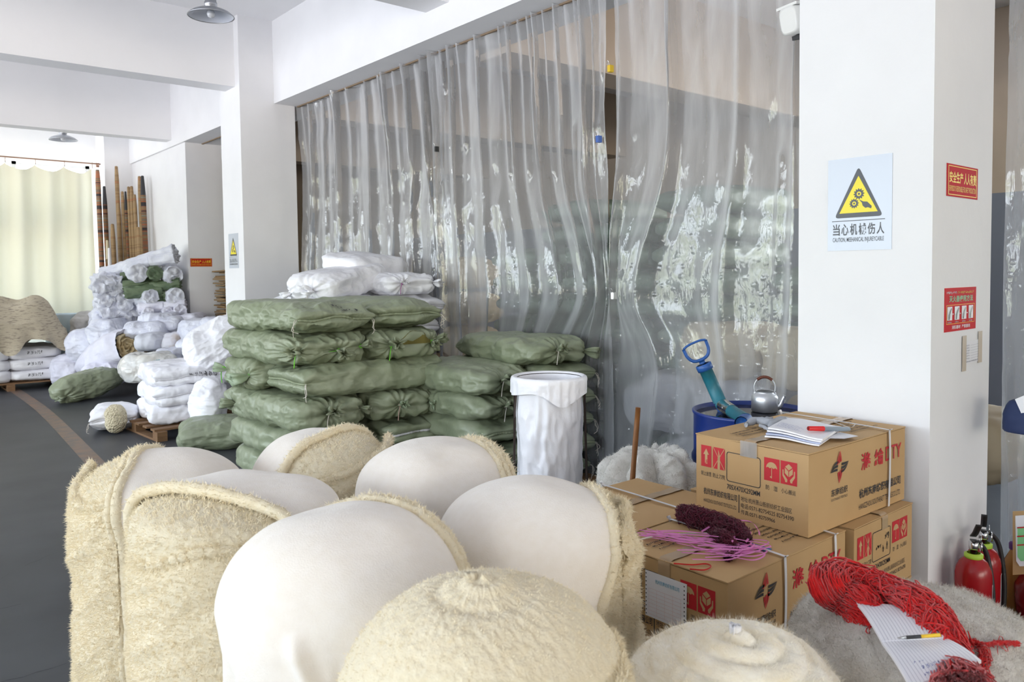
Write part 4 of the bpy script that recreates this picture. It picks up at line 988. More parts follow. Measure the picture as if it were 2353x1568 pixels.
# ---------------------------------------------------------------- yarn skeins
def skein(path, rad, n, m, seed, name, lab, npts=90, thr=.0011, closed=False, wav=.5):
    P = spline(path, npts, closed); T_, N_, B_ = frames(P, closed); rg = np.random.default_rng(seed); g = G(); u = np.linspace(0, 1, npts)
    rad = np.broadcast_to(rad, (npts,)) if not hasattr(rad, '__len__') else np.interp(u, np.linspace(0, 1, len(rad)), rad)
    for k in range(n):
        a, q = rg.uniform(0, 2*PI), rg.uniform(.15, 1)**.5; w = rg.uniform(1, 3.5)
        da = 1.2*vnoise(np.stack([u*w*4, 0*u+k, 0*u], -1), seed); dq = 1+.35*vnoise(np.stack([u*w*7, 0*u+k, 0*u+5], -1), seed+1)*wav*2
        an = a+da; R_ = rad*q*dq
        V = P+(R_*np.cos(an))[:, None]*N_+(R_*np.sin(an)*.8)[:, None]*B_
        V = V+.0025*wav*np.stack([vnoise(np.stack([u*70, 0*u+k, 0*u+j], -1), seed+j) for j in range(3)], -1)*2
        g.tube(V, thr, 3, closed, False)
    for k in range(n//3):      # loose curls standing off the skein
        i = rg.integers(3, npts-3); a = rg.uniform(0, 2*PI); c = P[i]+rad[i]*(.8*N_[i]*math.cos(a)+.65*B_[i]*math.sin(a)); q = rg.normal(0, .011, (4, 3)); pts = [c, c+q[0]*.7, c+q[1]*1.1, c+q[2]*.8, c+q[3]*.3]
        g.tube(spline(pts, 12), thr, 3, False, False)
    return tag(g.build(name, m), lab, 'yarn')
REDY = mat('bright_red_yarn', (.66, .008, .008), .75, (.50, .003, .005), 40, sheen=.3, spec=.2)
pts = [onI(2020, 1425, .02)]+[onI(x, y, .032) for x, y in ((1985, 1398), (1940, 1372))]+[atZ(1905, 1345, .745), atZ(1935, 1322, .75)]+[onI(x, y, .038) for x, y in ((2000, 1345), (2060, 1366))]+[onI(x, y, .062) for x, y in ((2110, 1388), (2142, 1420), (2165, 1462), (2180, 1505), (2200, 1548))]+[atZ(2225, 1600, .76)]
skein(pts, [.026, .040, .038, .040, .040, .040, .038, .040, .042, .040, .042, .046], 900, REDY, 4, 'yarn_skein', 'bright red yarn skein looped over the grey roll, lying on the notebook', npts=120, thr=.0017)
pts = [onI(x, y, .008) for x, y in ((2205, 1540), (2255, 1525), (2262, 1500), (2245, 1480), (2228, 1475), (2260, 1482), (2300, 1478), (2340, 1480))]
skein(pts, [.016, .014, .010, .008, .006, .004, .004, .006], 60, REDY, 6, 'yarn_tail', 'loose tail of red yarn trailing to the right over the grey roll', npts=60, thr=.001)
BURG = mat('burgundy_yarn', (.090, .006, .022), .85, (.13, .01, .035), 40, sheen=.2, spec=.2)
zt = 2*BH_
pts = [atZ(1562, 1178, zt+.03), atZ(1600, 1190, zt+.035), atZ(1650, 1205, zt+.035), atZ(1695, 1222, zt+.035), atZ(1720, 1240, zt+.03)]
skein(pts, [.026, .038, .036, .032, .014], 480, BURG, 8, 'yarn_skein', 'dark burgundy yarn skein lying on the middle carton against the topmost one', npts=70, thr=.0012)
pts = [atZ(1640, 1228, zt+.015), atZ(1665, 1240, zt+.03), atZ(1690, 1262, zt+.012), atZ(1672, 1284, zt+.010)]
skein(pts, [.02, .026, .012, .016], 150, BURG, 9, 'yarn_bundle', 'small burgundy yarn bundle under the pink ribbon on the middle carton', npts=40, thr=.0012)
PINK = mat('pink_plastic_ribbon', (.78, .25, .60), .3, trans=.2)
rg = np.random.default_rng(12); g = G()
for k in range(17):
    a, b_ = (1462+rg.uniform(0, 60), 1225+rg.uniform(-15, 8)), (1640+rg.uniform(0, 130), 1255+rg.uniform(-14, 16))
    cx_ = [a, ((a[0]*2+b_[0])/3, (a[1]*2+b_[1])/3+rg.uniform(-12, 14)), ((a[0]+2*b_[0])/3, (a[1]+2*b_[1])/3+rg.uniform(-12, 14)), b_, (b_[0]-25, b_[1]+rg.uniform(8, 22)), (b_[0]-110, b_[1]+rg.uniform(0, 18))]
    P = spline([atZ(x, y, zt+.012+.012*abs(rg.normal())) for x, y in cx_], 46); w_ = .0034; o_ = np.array([.3, .9, .2])*w_; g.grid(np.stack([P-o_, P+o_], 0))
for arc in (((1612, 1222), (1655, 1200), (1720, 1198), (1742, 1218), (1745, 1230)), ((1680, 1222), (1688, 1232), (1682, 1246)), ((1725, 1222), (1722, 1235), (1714, 1246))):
    P = spline([atZ(x, y, zt+.03+.012*(i == 2)) for i, (x, y) in enumerate(arc)], 40); o_ = np.array([.3, .9, .2])*.0045; g.grid(np.stack([P-o_, P+o_], 0))
tag(g.build('ribbon_tangle', PINK), 'tangle of pink plastic ribbon across the burgundy yarn on the middle carton', 'ribbon')
g = G(); P = spline([atZ(x, y, zt+.005) for x, y in ((1548, 1296), (1590, 1299), (1622, 1297), (1634, 1303), (1618, 1311), (1585, 1309))], 50); g.tube(P, .0013, 5); g.tube(P+[.004, .003, .0], .0013, 5)
tag(g.build('red_thread', REDY), 'thin loop of orange-red thread on the front edge of the middle carton', 'thread')

# ---------------------------------------------------------------- notebook and pen on the grey roll
r = thing('notebook', 'open ruled notebook lying on the grey roll under the red skein', 'notebook', (0, 0, 0))
def page(cs, name, nl, lift):
    a, b_, c_, d_ = cs; n = 16; u, v = np.meshgrid(np.linspace(0, 1, n), np.linspace(0, 1, n), indexing='ij')
    A = ((1-u)*(1-v))[..., None]*a+(u*(1-v))[..., None]*b_+(u*v)[..., None]*c_+((1-u)*v)[..., None]*d_
    A = A+np.array([0, 0, 1.0])*(lift*np.sin(v*PI))[..., None]; g = G(); g.grid(A); B = A-np.array([0, 0, .006]); g.add(B.reshape(-1, 3), gridVF(B)[1][:, ::-1])
    for E_ in (0, -1): g.grid(np.stack([A[E_], B[E_]], 0)); g.grid(np.stack([A[:, E_], B[:, E_]], 0))
    g.build(name, PAPER, r)
    g = G()
    for k in range(nl):
        uu = (k+1)/(nl+1); i0 = uu*(n-1); i = int(i0); f = i0-i; L_ = A[i]*(1-f)+A[i+1]*f+np.array([0, 0, .0008]); w_ = (A[i+1]-A[i]); w_ = w_/np.linalg.norm(w_, axis=1, keepdims=True)*.0004
        g.grid(np.stack([L_-w_, L_+w_], 0))
    g.build('ruled_lines', GREYL, r); return A
q = lambda x, y, z: atZ(x, y, z-.012)
A1 = page([q(1966, 1383, .742), q(2118, 1396, .752), q(2172, 1466, .746), q(2026, 1474, .738)], 'page', 17, .006)
A2 = page([q(2026, 1475, .737), q(2175, 1467, .745), q(2255, 1518, .735), q(2092, 1578, .72)], 'page', 20, .004)
g = G(); Mx = np.eye(4); 
o_, ux, uy = A2[3, 12], A2[10, 12]-A2[3, 12], A2[3, 3]-A2[3, 12]; Mx = plane(o_+[0, 0, .0015], ux, uy); scrawl(g, Mx, .0, -.02, .05, .012, 3, r=.0008); scrawl(g, Mx, .01, .0, .06, .012, 5, r=.0008); scrawl(g, Mx, .0, .022, .04, .012, 9, r=.0008); g.build('handwriting', INKB, r, False)
r = thing('pen', 'black and yellow pen lying in the fold of the notebook', 'pen', (0, 0, 0))
a, b_ = q(2062, 1467, .752), q(2160, 1460, .760); g = G(); g.tube([a+(b_-a)*t_ for t_ in (.0, .06, .2)], [.0008, .002, .0036], 10); g.build('pen_tip', mat('steel_tip', (.5, .5, .5), .3, metal=1), r)
g = G(); g.tube([a+(b_-a)*t_ for t_ in (.2, .55)], .0036, 10); g.build('grip', BLACKM, r); g = G(); g.tube([a+(b_-a)*t_ for t_ in (.55, 1.0)], .0037, 10); g.build('barrel', mat('yellow_pen_plastic', (.80, .52, .02), .3), r)

# ---------------------------------------------------------------- things on the topmost carton
zt3 = 3*BH_+.009
q = lambda x, y, z: atZ(x, y, z)
r = thing('notepad', 'thick white notepad with curled pages on the topmost carton', 'notepad', (0, 0, 0))
cs = [q(1757, 1004, zt3), q(1800, 973, zt3), q(1926, 992, zt3), q(1882, 1022, zt3)]
for k in range(4):
    n = 14; u, v = np.meshgrid(np.linspace(0, 1, n), np.linspace(0, 1, n), indexing='ij'); k_ = (k*.012, -k*.008)
    A = ((1-u)*(1-v))[..., None]*cs[0]+((1-u)*v)[..., None]*cs[1]+(u*v)[..., None]*cs[2]+(u*(1-v))[..., None]*cs[3]
    A = A+np.array([k_[0]*.3, k_[1]*.3, 0])+np.array([0, 0, 1])*(.003+k*.0065+.012*(1-u)**2*(1-v)*(k/3)+.004*np.sin(u*5))[..., None]; g = G(); g.grid(A); B = A-np.array([0, 0, .0055]); g.add(B.reshape(-1, 3), gridVF(B)[1][:, ::-1])
    for E_ in (0, -1): g.grid(np.stack([A[E_], B[E_]], 0)); g.grid(np.stack([A[:, E_], B[:, E_]], 0))
    g.build('page_block', PAPER if k != 1 else mat('bluish_page_edge', (.45, .50, .68), .6), r)
g = G(); M_ = plane(A[3, 3]+[0, 0, .002], A[10, 3]-A[3, 3], A[3, 10]-A[3, 3])
for k in range(6): scrawl(g, M_, -.03, -.03+k*.016, .10-.01*(k % 3), .007, 60+k, r=.0008)
g.build('handwriting', INKB, r, False)
cs2 = [q(1895, 1008, zt3+.004), q(1930, 994, zt3+.004), q(1972, 1003, zt3+.004), q(1940, 1009, zt3+.004)]; g = G(); g.add(cs2, [(0, 1, 2, 3)]); g.add([c+[0, 0, .001] for c in cs2], [(3, 2, 1, 0)]); g.build('loose_page', PAPER, r, False)
r = thing('marker_pen', 'red and grey marker pen lying by the notepad on the topmost carton', 'marker', (0, 0, 0))
a, b_ = q(1857, 985, zt3+.038), q(1952, 987, zt3+.016); g = G(); g.tube([a+(b_-a)*t_ for t_ in (0, .01, .36)], [.006, .0085, .0095], 14); g.build('cap', mat('red_marker_cap', (.58, .02, .02), .3), r)
g = G(); g.tube([a+(b_-a)*t_ for t_ in (.36, .9, .98, 1)], [.0088, .0092, .008, .006], 14); g.build('barrel', mat('grey_marker_barrel', (.27, .33, .40), .35), r)
GLOVE = mat('grey_cotton_glove', (.45, .47, .52), .95, bumps=(('weave', 220, .6, .003), ('noise', 60, .3, .004)))
r = thing('work_gloves', 'grey knitted cotton gloves twisted together behind the notepad', 'gloves', (0, 0, 0))
gp = lambda L_: spline([q(x, y, zt3+z) for x, y, z in L_], 26)
for L_, rad, nm in ((((1714, 975, .012), (1740, 967, .018), (1765, 972, .02), (1790, 968, .016)), .016, 'palm'), (((1770, 984, .012), (1775, 975, .02), (1790, 966, .022), (1808, 968, .016)), .013, 'cuff'), (((1735, 972, .012), (1755, 964, .014), (1775, 962, .012)), .007, 'finger'), (((1760, 978, .012), (1782, 982, .012), (1800, 975, .012)), .007, 'finger'), (((1745, 978, .01), (1765, 985, .01), (1785, 985, .008)), .0065, 'finger'), (((1790, 970, .012), (1812, 972, .01), (1826, 979, .008)), .007, 'finger'), (((1785, 964, .012), (1803, 961, .01), (1818, 966, .008)), .0065, 'finger')):
    P = gp(L_); V, F = tubeVF(P, rad*np.sin(np.linspace(.35, PI-.35, 26))**.4, 12); V = V+.003*fbm(V*70, 2, 3)[:, None]; mk(nm, V, F, GLOVE, r)
g = G(); P = spline([q(x, y, zt3+.004) for x, y in ((1790, 957), (1850, 962), (1905, 968), (1950, 982), (1965, 975))], 40); g.grid(np.stack([P, P+[.004, -.004, .001]], 0)); tag(g.build('string', STRING), 'thin white string lying across the topmost carton', 'string')
g = G(); g.tube(spline([atZ(1400, 1265, zt+.012), atZ(1480, 1238, zt+.016), atZ(1560, 1228, zt+.010), atZ(1625, 1226, zt+.012)], 40), .003, 5); tag(g.build('string', STRING), 'off-white cord running out from the pink ribbon tangle', 'cord')
# ---------------------------------------------------------------- white bag on an iron stand
sc_ = np.array([2.843, 3.07]); r = thing('bag_stand', 'dark iron ring stand holding the tall white bag open', 'stand', (sc_[0], sc_[1], 0)); RS = .185; ZS = .945
IRON = mat('dark_rebar', (.05, .035, .03), .6, metal=.4)
tt = np.linspace(0, 2*PI, 48, endpoint=False)
for z, rad, nm in ((ZS, RS, 'top_ring'), (.012, RS+.028, 'base_ring')):
    g = G(); g.tube(np.stack([rad*np.cos(tt), rad*np.sin(tt), 0*tt+z], -1), .006, 8, True); g.build(nm, IRON, r)
for a in (2.72, -1.0, .9, 1.7):
    g = G(); g.tube([((RS+.005)*math.cos(a), (RS+.005)*math.sin(a), ZS), ((RS+.024)*math.cos(a), (RS+.024)*math.sin(a), .012)], .0065, 8)
    a2 = a+.16; g.tube([((RS+.004)*math.cos(a2), (RS+.004)*math.sin(a2), ZS), ((RS+.010)*math.cos(a), (RS+.010)*math.sin(a), ZS-.22)], .005, 8); g.build('leg', IRON, r)
r = thing('open_white_bag', 'tall open white woven bag hanging in the iron stand, rim folded over', 'bag', (sc_[0], sc_[1], 0))
th, v = np.meshgrid(np.linspace(0, 2*PI, 120, endpoint=False), np.linspace(0, 1, 90), indexing='ij')
z = .02+(ZS-.004-.02)*(1-v); c_, s_ = np.cos(th), np.sin(th)
rr = RS-.012-.006*np.sin(v*PI)+.020*v*vnoise(np.stack([c_*2.5, s_*2.5, z*1.6], -1), 3)+.010*(v > .0)*np.minimum(1, v*5)*ridge(np.stack([c_*3.2, s_*3.2, z*5], -1), 3, 6)-.03*np.clip(v-.93, 0, 1)*8
P = np.stack([rr*c_, rr*s_, z], -1); g = G(); g.grid(P.transpose(1, 0, 2), False, True); cP = P[:, -1]; g.add(cP, [tuple(range(120))]); g.build('bag_body', WHITE, r)
v2 = np.linspace(0, 1, 24); th, v = np.meshgrid(np.linspace(0, 2*PI, 160, endpoint=False), v2, indexing='ij'); aF = math.atan2(-AWY[1], -AWY[0])
drop = .075+.055*np.exp(-(((th-aF-.25+PI) % (2*PI)-PI)/.38)**2)+.012*np.sin(th*3)
roll_ = np.clip(v/.12, 0, 1); z = ZS+.010*np.sin(np.clip(v/.16, 0, 1)*PI)-np.clip(v-.10, 0, 1)*drop/.9
rr = RS-.012+.03*S(v/.16)+.005*ridge(np.stack([np.cos(th)*5, np.sin(th)*5, z*9], -1), 3, 4)*np.minimum(1, v*4)+.004*np.sin(26*th)*np.exp(-(((th-aF-.4+PI) % (2*PI)-PI)/.5)**2)*v
P = np.stack([rr*np.cos(th), rr*np.sin(th), z], -1); g = G(); g.grid(P.transpose(1, 0, 2), False, True); g.build('folded_rim', WHITE, r)
g = G()
for k, (z, y) in enumerate(((.42, .02), (.32, .06), (.17, .03))):
    M_ = plane((-.645*.203-y*.5, -.764*.203+y*.5, z), (.764, -.645, 0), (0, 0, 1)); scrawl(g, M_, .02, 0, .03, .03, 20+k, r=.003)
g.build('pen_mark', BLACKM, r, False)

# ---------------------------------------------------------------- blue drum, pump, kettle
DC = np.array([3.44, 2.215]); RD, ZD = .29, .80
BLUE = mat('blue_drum_paint', (.012, .035, .21), .28, (.02, .05, .25), 6, bumps=(('noise', 6, .1, .01),))
r = thing('oil_drum', 'blue steel drum behind the cartons, carrying the pump and kettle', 'drum', (DC[0], DC[1], 0))
g = G(); pr = [(0.001, .012), (RD-.02, .012), (RD-.006, .0), (RD+.004, .006), (RD, .02)]
for zz in (.28, .56): pr += [(RD, zz-.03), (RD+.010, zz-.01), (RD+.010, zz+.01), (RD, zz+.03)]
pr += [(RD, ZD-.02), (RD+.006, ZD-.012), (RD+.007, ZD), (RD-.004, ZD+.002), (RD-.008, ZD-.02)]
g.lathe(pr, 64); g.build('drum_body', BLUE, r)
g = G(); g.lathe([(RD-.008, ZD-.02), (RD-.03, ZD-.022), (.001, ZD-.022)], 64); g.build('drum_lid', mat('wet_dark_blue_lid', (.02, .025, .055), .08, (.06, .055, .05), 7), r)
zl = ZD-.021
PB_ = mat('blue_pump_plastic', (.02, .10, .36), .4); PT = mat('teal_pump_plastic', (.02, .20, .27), .45, (.03, .17, .22), 14)
pb = atZ(1664, 946, zl); pt = np.array([pb[0], pb[1], 0]); 
d = FW+RT*(1616-CX)/F_PX+UP*(CY-838)/F_PX; k = (pb@FW-np.array([0, 0, H])@FW)/(d@FW); top = np.array([0, 0, H])+d*k*1.0
r = thing('hand_pump', 'blue and teal plastic hand pump standing tilted in the drum', 'pump', (0, 0, 0)); ax = (top-pb); L_ = np.linalg.norm(ax)
Pp = lambda t_: pb+ax*t_
g = G(); g.tube([Pp(-.02), Pp(.25)], .030, 20); g.tube([Pp(-.02), Pp(.01)], .034, 20); g.build('pump_foot', PB_, r)
g = G(); g.tube([Pp(.22), Pp(.9)], .0335, 24); g.build('barrel', PT, r)
g = G(); g.tube([Pp(.88), Pp(.885), Pp(1.0), Pp(1.01)], [.033, .041, .041, .034], 24); g.build('cap', PB_, r)
g = G(); g.tube([Pp(1.0), Pp(1.10)], .008, 10); g.tube([Pp(1.03), Pp(1.075)], .016, 12); g.build('piston_rod', PB_, r)
axn = ax/L_; sd = RT-axn*(RT@axn); sd /= np.linalg.norm(sd); c_ = Pp(1.10); g = G(); hw = .062
g.tube(spline([c_-sd*hw+axn*.085, c_-sd*hw*.92+axn*.035, c_-sd*.03+axn*.004, c_+sd*.03+axn*.004, c_+sd*hw*.92+axn*.035, c_+sd*hw+axn*.085], 30), .0085, 10)
g.tube(spline([c_-sd*hw+axn*.085, c_-sd*.03+axn*.094, c_+sd*.03+axn*.094, c_+sd*hw+axn*.085], 16), .006, 10); g.build('handle', PB_, r)
e0 = Pp(.16); e1 = atZ(1712, 966, zl+.03); tw = -AWY
g = G(); g.tube([e0, e0+(e1-e0)*.45, e1], [.031, .030, .033], 18); g.build('spout_arm', PT, r)
e2 = e1+np.array([-.075, -.03, 0.0])-UP*.0; g = G(); g.tube([e1+np.array([.02, .008, 0]), e2], .031, 20, False, False); g.tube([e1, e2+(e1-e2)*.05], .027, 20, False, True); g.build('spout', PB_, r)
g = G(); P = [e0+(e1-e0)*t_ for t_ in (.12, .5)]; V, F = tubeVF(P, .0345, 18, False, False); g.add(V, F); g.build('clear_tape', PL, r)
ALUM = mat('worn_aluminium', (.80, .81, .83), .36, (.70, .71, .74), 14, metal=.8, bumps=(('noise', 20, .08, .004),))
kc = atZ(1757, 946, zl); r = thing('kettle', 'small dented aluminium kettle standing on the blue drum', 'kettle', kc, (0, 0, 0))
RK = .066; g = G(); g.lathe([(.001, 0), (RK*.9, 0), (RK, .006), (RK, .062), (RK*.97, .078), (RK*.86, .090), (RK*.68, .097), (RK*.67, .104), (RK*.70, .106)], 48); g.build('kettle_body', ALUM, r)
g = G(); g.lathe([(RK*.68, .104), (RK*.6, .106), (RK*.35, .104), (.001, .100)], 36); g.build('kettle_opening', mat('dark_kettle_inside', (.10, .10, .11), .35, metal=.8), r)
sdir = np.array([RT[0], RT[1], 0]); sdir = sdir*.93+np.array([-AWY[0], -AWY[1], 0])*.35; sdir /= np.linalg.norm(sdir); Z_ = np.array([0, 0, 1.0])
g = G(); g.tube(spline([sdir*RK*.75+Z_*.028, sdir*RK*1.1+Z_*.034, sdir*RK*1.28+Z_*.06, sdir*RK*1.45+Z_*.085], 16), np.linspace(.017, .008, 16), 14); g.build('spout', ALUM, r)
g = G()
for sg in (-1, 1): g.tube(spline([sdir*sg*RK*.72+Z_*.088, sdir*sg*RK*.78+Z_*.125, sdir*sg*RK*.68+Z_*.150, sdir*sg*RK*.5+Z_*.166], 14), .0035, 8)
for sg in (-1, 1): g.lathe([(.001, .0), (.008, .002), (.008, .012), (.001, .016)], 10, Matrix.Translation(Vector(sdir*sg*RK*.72+Z_*.086)))
g.build('handle_wire', ALUM, r)
g = G(); g.tube(spline([sdir*-RK*.55+Z_*.163, sdir*-RK*.2+Z_*.176, sdir*RK*.2+Z_*.176, sdir*RK*.55+Z_*.163], 14), .0075, 10); g.build('handle_grip', mat('brown_handle_grip', (.14, .035, .015), .5), r)

g = G(); g.tube([(2.745, 2.40, .0), (2.70, 2.395, .45), (2.742, 2.363, .875)], [.0125, .013, .0125], 12)
g = G(); P0, P1 = np.array([2.70, 2.42, 0.0]), np.array([2.742, 2.363, .879]); g.tube([P0+(P1-P0)*t_ for t_ in np.linspace(0, 1, 12)], .0125+.0008*np.sin(np.arange(12)*2.2), 12)
tag(g.build('wooden_stick', mat('varnished_brown_wood', (.26, .11, .035), .45, (.19, .075, .025), 6, stretch=(6, 6, 1))), 'thin brown wooden stick standing behind the plain topped carton', 'stick')
# fleece blanket heap
r = thing('fleece_blanket', 'grey-white fleece blanket heaped between the cartons and the drum', 'blanket', (2.985, 2.50, 0))
sk = Sack(.40, .44, .66, 77, k1=2.6, k2=2.4, crumple=.012, amp=1.6); V0, F0 = cube(50, 50, 46); V = sk(V0); V[:, 2] = np.maximum(V[:, 2], 0)
th_ = np.arctan2(V[:, 1], V[:, 0]-.03); rr_ = np.hypot(V[:, 0], V[:, 1]); fo = np.abs(np.sin(4.5*th_+1.4*vnoise(V*5, 3)+V[:, 2]*3))**.7*S(rr_/.12); V[:, :2] *= (1+.22*(fo-.5))[:, None]; V[:, 2] *= 1+.10*(fo-.5)*S(rr_/.2); BLK = mat('grey_white_fleece', (.74, .72, .68), .95, (.62, .60, .55), 26, 5, .3, .7, bumps=(('noise', 140, .7, .008),), sheen=.3, spec=.15)
mk('blanket_fold', V, [F0], BLK, r); rg = np.random.default_rng(1); nn = V-np.array([0, 0, .28]); nn /= np.linalg.norm(nn, axis=1, keepdims=True); fuzz(V, nn, 18000, .010, .0011, 3, BLK, r, 'blanket_pile')

# ---------------------------------------------------------------- fire extinguishers and the things at the right edge
EXR = mat('red_extinguisher_paint', (.33, .006, .010), .25); RUB = mat('black_rubber', (.015, .015, .016), .5); CHR = mat('chromed_metal', (.6, .6, .62), .22, metal=1)
LGR = mat('light_green_collar', (.42, .62, .06), .5)
def extinguisher(lab, x, y, ang, label=True):
    r = thing('fire_extinguisher', lab, 'fire extinguisher', (x, y, 0), (0, 0, ang)); R_ = .066
    g = G(); g.lathe([(.001, .004), (R_-.01, .0), (R_, .010), (R_, .275), (R_-.004, .300), (R_*.75, .328), (R_*.42, .345), (.02, .350)], 40); g.build('cylinder', EXR, r)
    g = G(); g.lathe([(.030, .340), (.034, .345), (.034, .358), (.024, .362)], 28); g.build('collar', LGR, r)
    g = G(); g.lathe([(.012, .350), (.014, .375), (.018, .378), (.018, .405), (.010, .410), (.001, .410)], 20); g.tube([(0, 0, .392), (.035, 0, .392)], .009, 12); g.build('valve', CHR, r)
    g = G(); g.tube([(.03, -.028, .380), (.03, -.034, .380)], .020, 20); g.build('pressure_gauge', CHR, r)
    for nm, pts in (('lower_lever', [(.02, 0, .405), (-.03, 0, .415), (-.085, 0, .43)]), ('upper_lever', [(.02, 0, .420), (-.03, 0, .448), (-.10, 0, .50)])):
        g = G(); P = spline(pts, 12)
        for i in range(11):
            pass
        A = np.stack([np.stack([P+[0, a, b], ], 0)[0] for a, b in ((-.011, 0), (.011, 0), (.011, .006), (-.011, .006))], 1); g.grid(A, False, True); g.add(A[0], [(0, 1, 2, 3)]); g.add(A[-1], [(3, 2, 1, 0)]); g.build(nm, RUB, r)
    g = G(); t_ = np.linspace(0, 2*PI, 16, endpoint=False); g.tube(np.stack([-.02+.016*np.cos(t_), 0*t_-.02, .425+.016*np.sin(t_)], -1), .002, 6, True); g.build('pull_pin', CHR, r)
    g = G(); g.tube(spline([(.03, -.005, .392), (.055, -.03, .385), (.07, -.06, .33), (.055, -.078, .2), (.05, -.078, .06)], 40), .0095, 12); g.build('hose', RUB, r)
    if label:
        g = G(); P = [(a, z) for a in np.linspace(-1.9, -1.1, 8) for z in (.09, .24)]; A = np.array([[((R_+.0006)*math.cos(a), (R_+.0006)*math.sin(a), z) for z in (.09, .24)] for a in np.linspace(-1.85, -1.2, 10)])
        fr = np.concatenate([A[:, 0], A[::-1, 1]]); g.tube(fr, .0008, 4, True); g.build('label_outline', PAPER, r)
extinguisher('red fire extinguisher nearest the white column, standing left of its twin', 3.395, 1.18, .5)
extinguisher('red fire extinguisher farther right, partly behind its twin', 3.555, 1.2, .35)
RBAG = mat('red_plastic_bag', (.30, .012, .015), .3, bumps=(('crease', 10, .5, .012),), trans=.25)
sack('plastic_bag', 'red plastic bag bunched on the floor right of the extinguishers', 'bag', .17, .20, .26, (3.80, 1.02, 0), .3, m=RBAG, seed=5, res=40, k1=2.6, k2=2.3, crumple=.02, pf=.0, knots=((.3, .2, 1),))
r = thing('plastic_bottle', 'clear bottle with a purple cap behind the red plastic bag', 'bottle', (3.83, 1.17, 0))
g = G(); g.lathe([(.001, 0), (.04, .0), (.042, .01), (.042, .20), (.038, .225), (.018, .265), (.016, .28)], 28); g.build('bottle_body', mat('amber_liquid', (.35, .16, .04), .15), r)
g = G(); g.lathe([(.02, .275), (.021, .278), (.021, .30), (.018, .305), (.001, .305)], 24); g.build('bottle_cap', mat('purple_cap', (.10, .02, .16), .4), r)
def slab(name, lab, cat, pts, X, th, m):
    g = G(); F_ = [np.array(atX(x, y, X)) for x, y in pts]; B_ = [p+np.array([th, 0, 0]) for p in F_]; n = len(F_); g.add(F_+B_, [np.array([tuple(range(n))]), np.array([tuple(range(2*n-1, n-1, -1))]), np.array([(i, i+n, (i+1) % n+n, (i+1) % n) for i in range(n)])])
    return g.build(name, m, smooth=False)
r = thing('clipboard_card', 'brown board with a green and white record card at the right edge', 'board', (0, 0, 0))
o = slab('backing_board', '', '', [(2327, 1176), (2420, 1172), (2424, 1316), (2327, 1322)], 3.62, .006, KRAFT); o.parent = r
o = slab('card', '', '', [(2333, 1186), (2420, 1180), (2420, 1300), (2343, 1302), (2335, 1290)], 3.612, .003, PAPER); o.parent = r
o = slab('green_field', '', '', [(2338, 1212), (2420, 1206), (2420, 1288), (2346, 1290), (2338, 1280)], 3.6095, .001, mat('light_green_print', (.25, .62, .28), .6)); o.parent = r
g = G()
for y in (1212, 1232, 1252): g.add([atX(2337, y, 3.607), atX(2420, y-5, 3.607), atX(2420, y-2, 3.607), atX(2337, y+3, 3.607)], [(0, 1, 2, 3)])
g.build('ruled_print', REDM, r, False)
g = G(); g.tube([atX(2380, 1320, 3.66), atX(2380, 1500, 3.66)*[1, 1, 0]], .012, 8); g.build('support_post', IRON, r)
NAVY = mat('navy_padded_cloth', (.015, .03, .10), .7)
r = thing('padded_jacket', 'navy and white padded thing hanging at the right edge', 'jacket', (0, 0, 0))
p0 = atX(2350, 955, 3.72); sk = Sack(.10, .13, .14, 4, k1=4, k2=3, crumple=.006); V0, F0 = cube(14, 14, 14); mk('padded_body', sk(V0)+p0-[0, .02, .07], [F0], NAVY, r)
o = slab('white_panel', '', '', [(2332, 918), (2375, 900), (2400, 960), (2352, 962)], 3.655, .012, PAPER); o.parent = r
g = G(); g.tube([p0+[0, -.03, .05], p0+[.1, -.03, .35], p0+[.2, -.03, .9]], .004, 6); g.build('hanging_cord', BLACKM, r)

